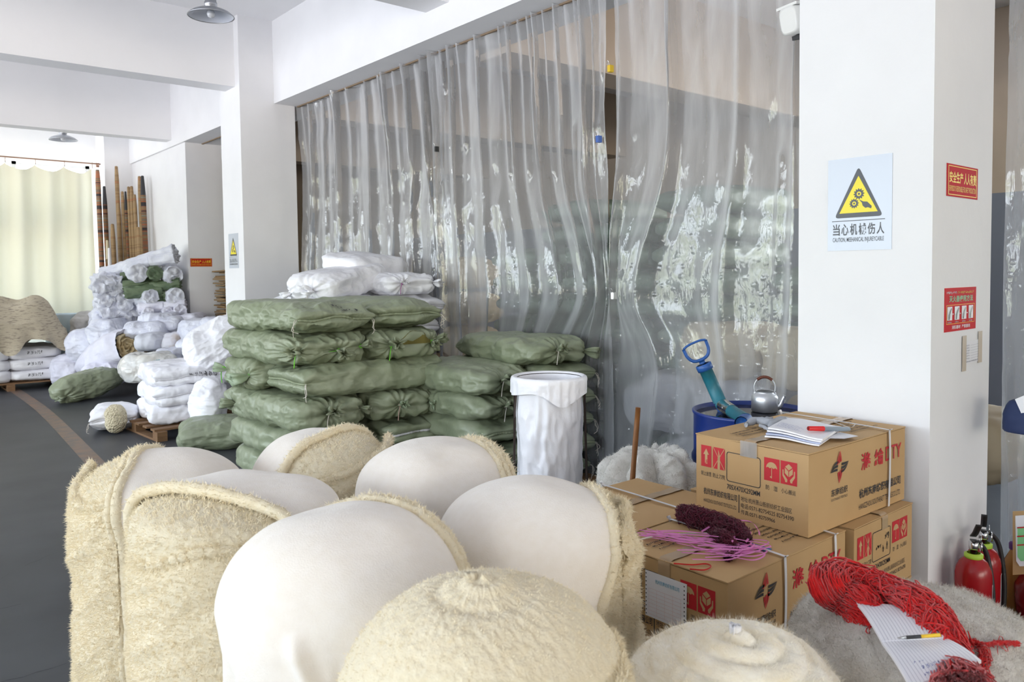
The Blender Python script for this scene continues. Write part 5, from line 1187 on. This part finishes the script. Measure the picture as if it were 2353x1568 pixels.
# ---------------------------------------------------------------- signs
SILVER = mat('silver_sign_film', (.52, .56, .64), .4, metal=.2); SBLK = mat('sign_black', (.045, .05, .065), .35); SYEL = mat('sign_yellow', (.86, .72, .02), .4)
def warn(lab, y0, y1, z0, z1, X):
    r = thing('warning_sign', lab, 'sign', (X-.0015, y1, z0)); w, h = y1-y0, z1-z0
    M_ = plane((0, 0, 0), (0, -1, 0), (0, 0, 1)); g = G(); g.box(-.0008, -w, 0, .0012, 0, h); g.build('sign_plate', SILVER, r, False)
    L1 = plane((-.0014, 0, 0), (0, -1, 0), (0, 0, 1)); L2 = plane((-.0018, 0, 0), (0, -1, 0), (0, 0, 1)); L3 = plane((-.0022, 0, 0), (0, -1, 0), (0, 0, 1))
    def tri(ax_, ay, bx, by, cx_, cy_, rad, M__, nm, m):
        pts = []; P = np.array([(ax_, ay), (bx, by), (cx_, cy_)]); cen = P.mean(0)
        for i in range(3):
            p, a, b_ = P[i], P[i-1], P[(i+1) % 3]; da = (a-p)/np.linalg.norm(a-p); db = (b_-p)/np.linalg.norm(b_-p); c_ = p+(da+db)*rad*1.6; s0 = p+da*rad*1.6; s1 = p+db*rad*1.6
            for t_ in np.linspace(0, 1, 6): pts.append((1-t_)**2*s0+2*t_*(1-t_)*p+t_*t_*s1)
        g = G(); flat(g, pts, M__); g.build(nm, m, r, False)
    tri(.11*w, .355*h, .87*w, .355*h, .49*w, .90*h, .012, L1, 'black_triangle', SBLK); tri(.19*w, .405*h, .79*w, .405*h, .49*w, .80*h, .001, L2, 'yellow_triangle', SYEL)
    g = G()
    def gear(cx_, cy_, R_):
        n = 12; o_, i_ = [], []
        for k in range(n*4):
            a = 2*PI*k/(n*4); rr_ = R_ if (k % 4) in (0, 1) else R_*.78; o_.append((cx_+rr_*math.cos(a), cy_+rr_*math.sin(a), 0)); i_.append((cx_+R_*.42*math.cos(a), cy_+R_*.42*math.sin(a), 0))
        g.grid(xf(np.array(o_+i_), L3).reshape(2, -1, 3), False, True); flat(g, [(cx_+R_*.2*math.cos(a), cy_+R_*.2*math.sin(a)) for a in np.linspace(0, 2*PI, 12, endpoint=False)], L3)
    gear(.50*w, .605*h, .085*w); gear(.425*w, .505*h, .075*w)
    flat(g, [(a*w, b_*h) for a, b_ in ((.50, .545), (.57, .52), (.63, .515), (.70, .465), (.69, .44), (.64, .455), (.60, .45), (.56, .475), (.545, .51))][::-1], L3)
    g.build('gear_and_hand', SBLK, r, False)
    g = G(); rect(g, .07*w, .318*h, .90*w, .326*h, L1); g.build('rule', SBLK, r, False)
    for i, ch in enumerate('当心机械伤人'): ink('lettering', ch, .115*w, .125*h, L1 @ plane(((.085+.138*i)*w, .165*h, 0), (1, 0, 0), (0, 1, 0)), SBLK, r, .02)
    ink('lettering', 'CAUTION, MEEHANICAL INJUREYCABLE', .80*w, .062*h, L1 @ plane((.085*w, .08*h, 0), (1, 0, 0), (0, 1, 0)), SBLK, r, .008)
warn('silver sign with a black and yellow gear triangle on the near white column', 1.451, 1.724, 1.580, 1.969, 3.25)
warn('silver sign with a gear triangle seen edge-on on the far white column', 8.44, 8.72, 1.595, 1.975, 3.25)
SRED = mat('sign_red', (.52, .01, .015), .7, spec=.2); YEL = mat('sign_lettering_yellow', (.85, .55, .02), .5)
def redsign(lab, x0, x1, z0, z1, Yw):
    r = thing('safety_sign', lab, 'sign', (x0, Yw-.001, z0)); w, h = x1-x0, z1-z0
    g = G(); g.box(0, -.001, 0, w, .001, h); g.build('sign_plate', SRED, r, False); L1 = plane((0, -.0016, 0), (1, 0, 0), (0, 0, 1)); g = G()
    for a, b_, c_, d_ in ((.04, .05, .96, .075), (.04, .925, .96, .95), (.04, .05, .055, .95), (.945, .05, .96, .95)): rect(g, a*w, b_*h, c_*w, d_*h, L1)
    g.build('border_line', YEL, r, False)
    ink('lettering', '安全生产', .43*w, .36*h, L1 @ plane((.075*w, .42*h, 0), (1, 0, 0), (0, 1, 0)), YEL, r, .025); ink('lettering', '人人有责', .40*w, .36*h, L1 @ plane((.535*w, .42*h, 0), (1, 0, 0), (0, 1, 0)), YEL, r, .025)
    ink('lettering', 'EVERYBODY IS RESPONSIBLE FOR SAFETY PRODUCTION', .86*w, .17*h, L1 @ plane((.07*w, .17*h, 0), (1, 0, 0), (0, 1, 0)), YEL, r, .0)
redsign('red and yellow safety sign high on the shaded face of the near column', 3.377, 3.70, 1.790, 1.921, 1.295)
p0, p1 = at(438, 613, 11.365), at(487, 594, 11.365); redsign('small red and yellow safety sign in the far opening', p0[0], p1[0], p0[2], p1[2], 11.37)
r = thing('extinguisher_poster', 'red poster on using extinguishers on the shaded face of the near column', 'poster', (3.373, 1.294, 1.240)); w, h = .328, .179
L1 = plane((0, -.0016, 0), (1, 0, 0), (0, 0, 1)); L2 = plane((0, -.0020, 0), (1, 0, 0), (0, 0, 1)); L3 = plane((0, -.0024, 0), (1, 0, 0), (0, 0, 1))
g = G(); g.box(0, -.001, 0, w, .001, h); g.build('poster_sheet', mat('poster_red', (.56, .012, .02), .7, spec=.2), r, False)
ink('lettering', '灭火器使用方法', .76*w, .15*h, L1 @ plane((.13*w, .67*h, 0), (1, 0, 0), (0, 1, 0)), mat('poster_green', (.12, .45, .22), .5), r, .02)
ink('lettering', '消防器材  严禁挪用', .58*w, .085*h, L1 @ plane((.22*w, .05*h, 0), (1, 0, 0), (0, 1, 0)), PAPER, r, .01)
g = G(); scrawl(g, L1, .05*w, .86*h, .32*w, .06*h, 4, r=.0012); g.build('white_small_print', PAPER, r, False)
g = G(); scrawl(g, L1, .40*w, .86*h, .52*w, .06*h, 6, r=.0016)
for a, b_, c_, d_ in ((.05, .17, .95, .18), (.05, .60, .95, .61), (.05, .17, .06, .61), (.94, .17, .95, .61)): rect(g, a*w, b_*h, c_*w, d_*h, L1)
g.build('yellow_print', YEL, r, False); g = G(); gk = G()
for k in range(4):
    x = (.075+.225*k)*w; rect(g, x, .26*h, x+.15*w, .57*h, L2); flat(gk, [(x+a*w, b_*h) for a, b_ in ((.03, .27), (.07, .27), (.09, .40), (.14, .52), (.12, .55), (.06, .46), (.03, .38))], L3); scrawl(g, L2, x+.01*w, .195*h, .12*w, .035*h, 30+k, r=.001)
    if k < 3: flat(g, [(x+.165*w, .42*h), (x+.165*w, .38*h), (x+.20*w, .40*h)][::-1], L2)
g.build('picture_panel', PAPER, r, False); gk.build('pictogram', SBLK, r, False)
r = thing('paper_note', 'small white form taped to the shaded face of the near column', 'note', (0, 0, 0)); Yn = 1.2935
g = G(); u, v = np.meshgrid(np.linspace(0, 1, 8), np.linspace(0, 1, 8), indexing='ij'); A = np.stack([3.582+.155*u, Yn-.001-.004*np.sin(u*PI)*v, 1.092+.095*v+.004*u], -1); g.grid(A); g.build('paper_sheet', PAPER, r)
g = G(); M_ = plane((3.587, Yn-.0065, 1.10), (1, 0, .02), (0, 0, 1)); scrawl(g, M_, 0, 0, .13, .006, 2, r=.0009)
for k in range(6): rect(g, .045, .015+k*.011, .14, .0158+k*.011, M_); scrawl(g, M_, .0, .014+k*.011, .035, .006, k, r=.0009)
g.build('form_lines', mat('grey_form_print', (.35, .35, .42), .6), r, False)
for x, z0, z1 in ((3.555, 1.065, 1.215), (3.73, 1.088, 1.225)):
    g = G(); g.box(x, Yn-.0032, z0, x+.042, Yn-.0022, z1); g.build('masking_tape', mat('old_clear_tape', (.58, .50, .41), .4) if x < 3.6 else MATS['old_clear_tape'], r, False)

# ---------------------------------------------------------------- far left: covered pallet
pl_ = pallet('wooden pallet at far left under the covered white sacks', .95, 12.35, 2.28, 13.45); 
for i in range(3):
    for j, (x, y, w_) in enumerate(((1.32, 12.9, .62), (1.93, 12.9, .62))):
        sack('woven_sack', 'white sack on the covered pallet at far left, %s layer, %s' % (['bottom', 'middle', 'upper'][i], ['left', 'right'][j]), 'sack', w_+.02, 1.06, .175, (x, y, .108+.152*i), m=WHITE, seed=120+i*2+j, res=22, amp=.7, k2=4, group='white sacks on the covered pallet', extra=lambda r, sk: (lambda g: (scrawl(g, plane((-.12, -sk.D/2-.022, sk.H*.42), (1, 0, 0), (0, 0, 1)), 0, 0, .2, .045, 5, r=.004), g.build('handwriting', BLACKM, r, False)))(G()))
th, rho = np.meshgrid(np.linspace(0, 2*PI, 160, endpoint=False), np.linspace(0, 1, 70), indexing='ij')
sq = (np.abs(np.cos(th))**7+np.abs(np.sin(th))**7)**(-1/7); k = np.minimum(rho/.62, 1); hang = np.clip((rho-.62)/.38, 0, 1)
hx, hy = .70, .60; x = sq*np.cos(th)*hx*k; y = sq*np.sin(th)*hy*k
zt_ = 1.02+.30*np.exp(-((x+.25)**2/.16+(y-.1)**2/.25))+.22*np.exp(-((x-.38)**2/.05+(y+.1)**2/.2))-.30*S((k-.75)/.25)*(.6+.4*np.cos(th-.3)); zt_ = zt_+.03*fbm(np.stack([x*4, y*4, 0*x], -1), 2, 5)
hem = .60+.13*vnoise(np.stack([np.cos(th)*3, np.sin(th)*3, 0*th], -1), 8)-.20*np.exp(-((((th+.80)+PI) % (2*PI)-PI)/.16)**2)
z = zt_*(1-hang)+hem*hang; out = .03+.05*hang+.035*hang*np.sin(th*15+2*vnoise(np.stack([np.cos(th)*2, np.sin(th)*2, rho], -1), 3))
P = np.stack([1.60+x+np.cos(th)*out, 12.9+y+np.sin(th)*out, z+.01], -1); g = G(); g.grid(P.transpose(1, 0, 2), False, True)
LINEN = mat('oatmeal_flecked_knit_cloth', (.47, .41, .31), .9, (.24, .20, .16), 9, 3, .53, .66, stretch=(1.6, 1.6, 9), bumps=(('noise', 60, .3, .006),))
tag(g.build('cloth_cover', LINEN), 'oatmeal flecked cloth thrown over the pallet of white sacks at far left', 'cloth')
p = at(165, 745, 13.3); g = G(); g.lathe([(.001, 0), (.22, 0), (.24, .02), (.275, .72), (.29, .74), (.265, .74), (.23, .04), (.001, .03)], 32); o = g.build('plastic_tub', mat('bluish_white_plastic', (.62, .74, .82), .35)); o.location = (p[0]-.02, 13.72, .0); o.scale = (1, 1, 1.3); tag(o, 'pale bluish plastic tub behind the covered pallet', 'tub')
# paper tubes
def tube_mat(name, cols, sc, seed):
    m = bpy.data.materials.new(name); m.use_nodes = True; t = m.node_tree; N_ = t.nodes; b_ = N_['Principled BSDF']; b_.inputs['Roughness'].default_value = .7
    a = N_.new('ShaderNodeTexCoord'); s_ = N_.new('ShaderNodeSeparateXYZ'); t.links.new(a.outputs['Object'], s_.inputs[0]); n = N_.new('ShaderNodeTexNoise'); n.noise_dimensions = '1D'; n.inputs['Scale'].default_value = sc; n.inputs['Detail'].default_value = 3; t.links.new(s_.outputs['Z'], n.inputs['W'])
    r_ = N_.new('ShaderNodeValToRGB'); r_.color_ramp.interpolation = 'CONSTANT'; t.links.new(n.outputs[0], r_.inputs[0]); e = r_.color_ramp.elements; e[0].color = (*cols[0][1], 1); e[0].position = 0; e[1].position = cols[1][0]; e[1].color = (*cols[1][1], 1)
    for p_, c_ in cols[2:]: q_ = e.new(p_); q_.color = (*c_, 1)
    t.links.new(r_.outputs[0], b_.inputs['Base Color']); MATS[name] = m; return m
TAN = (.33, .22, .115); TAN2 = (.27, .17, .085)
TA = tube_mat('tan_paper_tube', [(0, TAN2), (.4, TAN), (.52, (.36, .23, .11)), (.58, TAN2), (.66, (.36, .17, .08))], 9, 1)
TB = tube_mat('banded_paper_tube', [(0, (.05, .045, .05)), (.36, (.05, .045, .05)), (.42, (.42, .15, .07)), (.47, (.22, .17, .12)), (.53, (.40, .14, .07)), (.58, TAN), (.66, (.06, .05, .05)), (.70, (.3, .28, .22))], 10, 2)
def ptube(lab, px, pyt, Y, pw, m, tip=None, lean=0.0, zb=0.0):
    t_ = at(px, pyt, Y); wd = pw*(t_[0]*FW[0]+t_[1]*FW[1])/F_PX/2; base = np.array([t_[0]+lean, Y-.12, zb]); h = np.linalg.norm(t_-base)
    r = thing('paper_tube', lab, 'paper tube', base, group=None); ax_ = Vector((t_-base)/h); r.rotation_euler = ax_.to_track_quat('Z', 'Y').to_euler()
    g = G(); hc = h-.30
    g.lathe([(.001, 0), (wd, 0), (wd, hc), (wd*1.0, hc)] if tip else [(.001, 0), (wd, 0), (wd, h-.22), (wd*.72, h-.01), (wd*.45, h), (.001, h)], 20); g.build('tube_body', m, r)
    if tip: g = G(); g.lathe([(wd, hc), (wd*.6, h-.01), (wd*.35, h), (.001, h)], 20); g.build('cone_tip', tip, r)
BT = mat('black_cone_tip', (.03, .03, .035), .6); CT = mat('cream_cone_tip', (.62, .54, .38), .7)
for a in (('tall banded paper tube against the edge of the cream curtain', 224, 390, 13.95, 11, TB, None), ('banded paper tube with a black cone tip, beside the cream curtain', 239, 428, 13.85, 10, TB, BT), ('short tan paper tube with a cream tip near the cream curtain', 246, 552, 13.6, 9, TA, CT), ('short tan paper tube in front of the corner column', 258, 515, 13.6, 10, TA, None),
        ('tallest thin tan paper tube against the corner column', 267, 382, 13.85, 9, TA, None), ('tan paper tube right of the tallest one at the corner', 272, 467, 13.7, 9, TA, None), ('tan paper tube third along the wall beside the corner column', 281, 440, 13.7, 8, TA, None), ('dark tipped paper tube among the tan ones along the wall', 288, 440, 13.6, 7, TB, BT), ('tan paper tube in the middle of the row along the wall', 295, 429, 13.5, 8, TA, None), ('tan paper tube second from the tall pair on the wall', 302, 428, 13.4, 9, TA, None), ('tan paper tube low in front of the row along the wall', 309, 447, 13.2, 8, TA, None), ('tall tan paper tube next to the black tipped one on the white wall', 320, 405, 13.2, 9, TA, None), ('tall banded paper tube with a black tip, rightmost on the white wall', 327, 404, 13.0, 11, TB, BT), ('short tan paper tube before the rightmost black tipped one', 317, 522, 12.9, 9, TA, None), ('very short tan tube with a white tip by the cream curtain', 250, 570, 13.4, 8, TA, PAPER)):
    ptube(*a)
# flattened cartons in the far opening
rg = random.Random(4); proto = None
for i in range(34):
    if proto is None:
        g = G(); g.box(-.28, -.22, 0, .28, .22, .018); proto = o = g.build('flattened_carton', KRAFTD, smooth=False)
    else: o = proto.copy(); COL.objects.link(o)
    o.location = (4.30+rg.uniform(-.05, .05), 11.10+rg.uniform(-.02, .02), .62+.0285*i); o.rotation_euler = (rg.uniform(-.03, .03), rg.uniform(-.05, .05), rg.uniform(-.12, .12))
    tag(o, 'flattened brown carton in the ragged stack behind the far column', 'cardboard', 'flattened cartons stacked in the far opening')
g = G(); g.box(4.02, 10.88, 0, 4.58, 11.32, .615); tag(g.build('carton', KRAFT, smooth=False), 'closed brown carton under the flattened cartons in the far opening', 'carton')

# ---------------------------------------------------------------- heap of rolled sacks and loose white bags
def bundle(name, lab, p0, p1, rad, m, seed, group='rolled woven sacks heaped by the white wall', n=44, crum=.25):
    p0, p1 = np.array(p0, float), np.array(p1, float); L_ = np.linalg.norm(p1-p0); u = np.concatenate([[0, 0, 0, 0, 0], np.linspace(0, 1, 26), [1]*5]); s_ = np.concatenate([[.02, .3, .55, .8, .94], np.ones(26), [.94, .8, .55, .3, .02]])
    t_ = np.linspace(0, 2*PI, n, endpoint=False); U, T_ = np.meshgrid(u, t_, indexing='ij'); S_, _ = np.meshgrid(s_, t_, indexing='ij')
    R_ = rad*S_*(1+crum*.5*fbm(np.stack([np.cos(T_)*1.6, np.sin(T_)*1.6, U*L_*6], -1), 2, seed)+crum*.4*ridge(np.stack([np.cos(T_)*2, np.sin(T_)*2, U*L_*9], -1), 2, seed+2))
    z = U*L_; end = np.abs(U-.5)*2 > .999; z = z+np.where(end, (np.sin(2*PI*(S_*2.6-T_/(2*PI)))*.22+.25*vnoise(np.stack([np.cos(T_)*S_*3, np.sin(T_)*S_*3, 0*U+seed], -1), seed))*rad*np.minimum(1, (1-S_)*8+.15)*np.sign(U-.5), 0)
    A = np.stack([R_*np.cos(T_), R_*np.sin(T_), z-L_/2], -1); g = G(); g.grid(A, False, True); o = g.build(name, m); o.location = (p0+p1)/2; o.rotation_euler = Vector((p1-p0)/L_).to_track_quat('Z', 'Y').to_euler()
    return tag(o, lab, 'sack roll', group)
DUST = mat('dusty_rolled_sack', (.74, .76, .83), .5, (.62, .64, .74), 8, bumps=(('crease', 14, .5, .015),))
bl = [('long white roll lying highest on the heap, its right end raised', (300, 613, 11.7), (402, 578, 11.35), .10, DUST), ('white roll on the heap top, left of the long highest one', (236, 632, 12.3), (306, 612, 12.05), .105, DUST), ('white roll just under the long highest one', (345, 600, 11.5), (404, 590, 11.3), .085, DUST),
      ('white roll end facing out, left of the green roll end', (318, 628, 11.45), (300, 622, 12.1), .115, DUST), ('dark green roll with its spiral end facing out, near the top of the heap', (358, 630, 11.4), (340, 622, 12.0), .10, DGREEN), ('white roll with its dark spiral end facing out, right of the green roll end', (398, 633, 11.35), (372, 615, 12.0), .125, DUST),
      ('thin dark green roll lying flat, upper one', (284, 656, 11.75), (352, 650, 11.6), .065, DGREEN), ('dark green roll lying flat on the right under the roll ends', (345, 660, 11.55), (414, 650, 11.4), .075, DGREEN), ('thick dark green roll lying flat, lowest green one', (288, 674, 11.6), (372, 662, 11.5), .085, DGREEN),
      ('white roll end facing out at right, under the green rolls', (404, 681, 11.3), (385, 678, 12.0), .112, DUST), ('crumpled dark green end between two white roll ends', (374, 686, 11.45), (360, 680, 11.95), .085, DGREEN), ('white roll end facing out, left of the crumpled green end', (348, 684, 11.4), (318, 690, 11.9), .10, DUST),
      ('lavender white roll lying flat low on the heap, left', (318, 708, 11.5), (376, 706, 11.4), .075, LAV), ('lavender white roll lying flat low on the heap, right', (374, 706, 11.4), (426, 700, 11.3), .072, LAV), ('lavender roll end low on the heap, first from left', (342, 720, 11.25), (330, 716, 11.8), .07, LAV), ('lavender roll end low on the heap, middle', (385, 718, 11.2), (375, 714, 11.8), .07, LAV), ('lavender roll end low on the heap at the right', (415, 715, 11.15), (400, 710, 11.8), .085, LAV),
      ('dark green folded piece under the left white roll', (278, 636, 11.9), (300, 634, 11.85), .06, DGREEN)]
for i, (lab, a, b_, rad, m) in enumerate(bl): bundle('sack_roll', lab, at(*a), at(*b_), rad, m, 200+i)
k = 0
for (x, y) in ((240, 652), (262, 655), (288, 690), (250, 680), (275, 678), (298, 712), (250, 708), (274, 706), (292, 738), (262, 735), (318, 735), (282, 760), (240, 735)):
    k += 1; bundle('sack_roll', 'crumpled white roll end in the ragged heap, %s' % ['topmost at left', 'topmost at right', 'beside the green rolls', 'second row at left', 'second row in the middle', 'third row at right', 'third row at left', 'third row in the middle', 'fourth row at right', 'fourth row at left', 'beside the lavender roll ends', 'lowest one', 'fourth row, farthest left'][k-1], at(x, y, 11.75+.02*k), at(x-12, y-3, 12.4), .125, FARW, 240+k, crum=.55)
# stuffing of the heap further down and sacks around it
def blob(lab, x0, x1, y0, y1, Y, m=FARW, depth=.6, seed=0, crum=.035, rz=.6, grp='loose white sacks heaped at left', **kw):
    a, b_ = at(x0, y1, Y), at(x1, y0, Y); sc_k = ((a@FW-np.array([0, 0, H])@FW))/F_PX; w_ = (x1-x0)*sc_k; h_ = max(.08, (y1-y0)*sc_k*.93); c_ = at((x0+x1)/2, y1, Y)
    return sack(kw.pop('name', 'white_sack'), lab, 'sack', w_*.93, depth, h_, (c_[0], c_[1]+depth*.25, max(0.0, c_[2])), -rz, m=m, seed=seed, res=kw.pop('res', 34), k1=kw.pop('k1', 3.2), k2=kw.pop('k2', 2.6), crumple=crum, group=grp, **kw)
blob('greyish white bundle at the back beside the cream curtain foot', 178, 236, 705, 790, 13.0, seed=301, m=mat('greyish_sack_cloth', (.50, .49, .48), .7, (.62, .61, .62), 6, bumps=(('crease', 10, .5, .015),)))
blob('white sack standing on the floor beside the pallet, black writing on it', 133, 214, 806, 893, 12.2, seed=302, m=LAV, crum=.02)
blob('large white sack behind the open bag, left', 170, 258, 745, 835, 12.1, seed=303, depth=.7)
blob('white sack with a slanting seam behind the open bag, right', 225, 306, 722, 815, 11.7, seed=304, depth=.7)
blob('white sack under the open bag', 205, 300, 822, 886, 11.0, seed=305, m=LAV)
blob('long pale sack lying behind the open bag with dark writing', 298, 400, 733, 778, 10.9, seed=306, crum=.02)
blob('white sack lying across the top of the loose heap at right', 368, 432, 722, 765, 10.9, seed=307, crum=.025)
blob('white rag strewn under the rolled sacks', 335, 420, 715, 742, 11.1, seed=308, crum=.05)
blob('grey-white rounded sack under the long pale one', 330, 395, 760, 806, 10.5, seed=309, m=mat('grey_white_sack', (.64, .66, .73), .5, bumps=(('crease', 8, .3, .01),)), crum=.012)
blob('sack with brownish stain right of the rounded grey one', 390, 440, 758, 808, 10.4, seed=310, m=mat('stained_white_sack', (.70, .70, .76), .5, (.48, .40, .33), 5, 3, .5, .7, bumps=(('crease', 8, .3, .01),)), crum=.012)
blob('white sack at the right back of the loose heap', 428, 505, 728, 790, 10.2, seed=311)
blob('crumpled white sack half hidden by the tall green stack', 470, 545, 718, 800, 9.6, seed=312)
blob('white sack corner under the right back sacks', 425, 500, 770, 812, 9.7, seed=313)
blob('grey folded sack behind the loose heap near the far opening', 430, 480, 716, 748, 11.0, seed=314, m=LAV)
blob('crushed white plastic filling between the loose sacks', 375, 440, 795, 830, 9.6, seed=315)
blob('white sack under the right back of the loose heap', 420, 545, 780, 905, 9.9, seed=319, depth=.7, m=LAV)
# open bag with beige stuffing
r = thing('open_sack', 'white sack lying open towards the front with beige wool inside', 'sack', (0, 0, 0)); m0 = at(299, 794, 10.9); ax_ = np.array([.30, -.90, .32]); ax_ /= np.linalg.norm(ax_)
u, T_ = np.meshgrid(np.linspace(0, 1, 40), np.linspace(0, 2*PI, 60, endpoint=False), indexing='ij'); e1_ = np.cross(ax_, [0, 0, 1]); e1_ /= np.linalg.norm(e1_); e2_ = np.cross(e1_, ax_)
R_ = (.235*np.sin(np.clip(u*1.25, 0, 1)*PI/2)**.6)*(1-.14*S((u-.8)/.2))*(1+.10*fbm(np.stack([np.cos(T_)*1.5, np.sin(T_)*1.5, u*3], -1), 2, 3)+.06*ridge(np.stack([np.cos(T_)*2, np.sin(T_)*2, u*4], -1), 2, 4))
P = m0+(-(1-u)*.72)[..., None]*ax_+(R_*np.cos(T_))[..., None]*e1_+(R_*np.sin(T_))[..., None]*e2_-np.array([0, 0, 1])*(.10*(1-u)**2)[..., None]+np.array([-1, 0, 0])*(.28*(1-u))[..., None]
g = G(); g.grid(P, False, True); Q = P[-1]; In = m0+(Q-m0)*.86-ax_*.05; In2 = m0+(Q-m0)*.80-ax_*.16; g.grid(np.stack([Q, In, In2], 0), False, True); g.build('sack_body', LAV, r)
u, T_ = np.meshgrid(np.linspace(0.02, 1, 26), np.linspace(0, 2*PI, 60, endpoint=False), indexing='ij'); cen = Q.mean(0)
bmp = .05*np.abs(np.sin(2*PI*(u*1.7-T_/(2*PI))))+.03*fbm(np.stack([u*np.cos(T_)*4, u*np.sin(T_)*4, 0*u], -1), 3, 5); rim = (Q-cen)*.80
P = cen+rim[None]*u[..., None]+ax_*(bmp-.07-.04*(1-u))[..., None]; g = G(); g.grid(P, False, True); g.build('wool_filling', mat('beige_raw_wool', (.50, .37, .19), .9, (.64, .54, .34), 9, bumps=(('noise', 30, .6, .02),)), r)
# dark green sack lying on the floor
p0, p1 = at(128, 915, 10.9), at(292, 858, 10.7); r = sack('woven_sack', 'grey-green sack lying alone on the floor at left, tied end up', 'sack', .88, .40, .36, ((p0[0]+p1[0])/2, 10.85, .0), m=GREEN, rot=(0, math.radians(-9), math.radians(18)), seed=330, res=44, k1=2.3, k2=2.2, pf=0, ears=(), knots=((1, .1, .3), (-1, -.6, -.5)))
r.location.z = .03
# plastic bag with print, 327 sacks, pallet
CLR = mat('milky_clear_plastic_bag', (.72, .73, .72), .18, (.62, .60, .55), 6, bumps=(('crease', 9, .6, .02),))
p = at(352, 872, 9.2)
def lot(r, sk):
    M_ = plane((-.02, -sk.D*.47, sk.H*.42), (.97, .25, 0), (0, .25, 1))
    for s_, z_, w_ in (('LOT-NO', .07, .12), ('CONTENTS', -.01, .16)): ink('printed_text', s_, w_, .04, M_ @ plane((.05, z_, .045), (1, 0, 0), (0, 1, 0)), mat('cyan_bag_print', (.15, .42, .52), .6) if 'cyan_bag_print' not in MATS else MATS['cyan_bag_print'], r)
sack('plastic_bag', 'milky plastic bag printed in pale blue, lying on the marked white sacks', 'bag', .55, .5, .34, (p[0], p[1]+.1, p[2]-.03), -.25, m=CLR, seed=340, res=46, k1=2.8, k2=2.2, crumple=.03, extra=lot)
pallet('dark wooden pallet under the white sacks marked in pen', 2.06, 7.55, 3.1, 8.85, .05)
def pen(sd):
    def f(r, sk):
        g = G(); M_ = plane((-.10, -sk.D/2-.014, sk.H*.38), (1, 0, 0), (0, 0, 1)); scrawl(g, M_, .05, .01, .26, .055, sd, r=.004); g.build('handwriting', BLACKM, r, False)
    return f
G3 = 'white sacks marked in pen on the low pallet'
for i, (lab, L_, sd) in enumerate((('lowest white sack on the low pallet, sagging over its corner', .66, 351), ('middle white sack on the low pallet, marked in pen', .70, 352), ('top white sack on the low pallet, marked in pen and torn at the left end', .74, 353))):
    sack('woven_sack', lab, 'sack', L_, .95, .20, (2.50+.03*i, 8.18, .106+.175*i), -.12, m=WHITE, seed=sd, res=40, k2=4.2, amp=1.3, ears=((-1, -1, .12), (-1, 1, .10)), pf=.0, extra=pen(sd) if i else None, group=G3, seam=bool(i), seamm=WSEAM)
for i in range(3): sack('woven_sack', 'white sack at the back of the low pallet, %s layer' % ['bottom', 'middle', 'top'][i], 'sack', .6, .6, .20, (2.95, 8.55, .106+.175*i), .1, m=WHITE, seed=360+i, res=22, k2=3, group=G3)
FLP = mat('cream_fleece_offcut', (.66, .58, .40), .95, bumps=(('voronoi', 60, .8, .02),)); p = at(268, 950, 8.5); blob('cream fleece offcut poking out of the torn white sack', 246, 292, 925, 1000, 8.2, m=FLP, depth=.2, seed=370, crum=.01, name='fleece_offcut', grp=None, res=60, k1=2.2)
sack('woven_sack', 'white sack on the floor at the left of the low pallet, seam facing out', 'sack', .40, .52, .26, (1.99, 8.55, 0), -.25, m=WHITE, seed=371, res=48, seam=True, seamm=WSEAM, ears=((-1, -1, .05),), tassel=(-1,), pf=.25, k2=3)
sack('woven_sack', 'grey-green sack lying on the floor left of the tall green stack', 'sack', .78, .62, .25, (2.55, 7.0, .0), -.35, m=GREEN, seed=372, res=46, knots=((.9, -1, .1),), tie=LIME, ears=((-1, -1, .05),), pf=.15, k2=3.2)
sack('woven_sack', 'big white sack leaning over the low pallet, top one', 'sack', .66, .55, .60, (2.93, 7.80, .53), m=WHITE, rot=(math.radians(-12), math.radians(-28), -.35), seed=373, res=64, k1=2.8, k2=2.3, crumple=.028)
p = at(474, 975, 7.42); sack('woven_sack', 'long white sack hanging down beside the low pallet to the floor', 'sack', .28, .28, .46, (p[0], p[1], p[2]), m=WHITE, rot=(0, math.radians(8), .2), seed=374, res=50, k1=2.4, k2=2.5, crumple=.024)
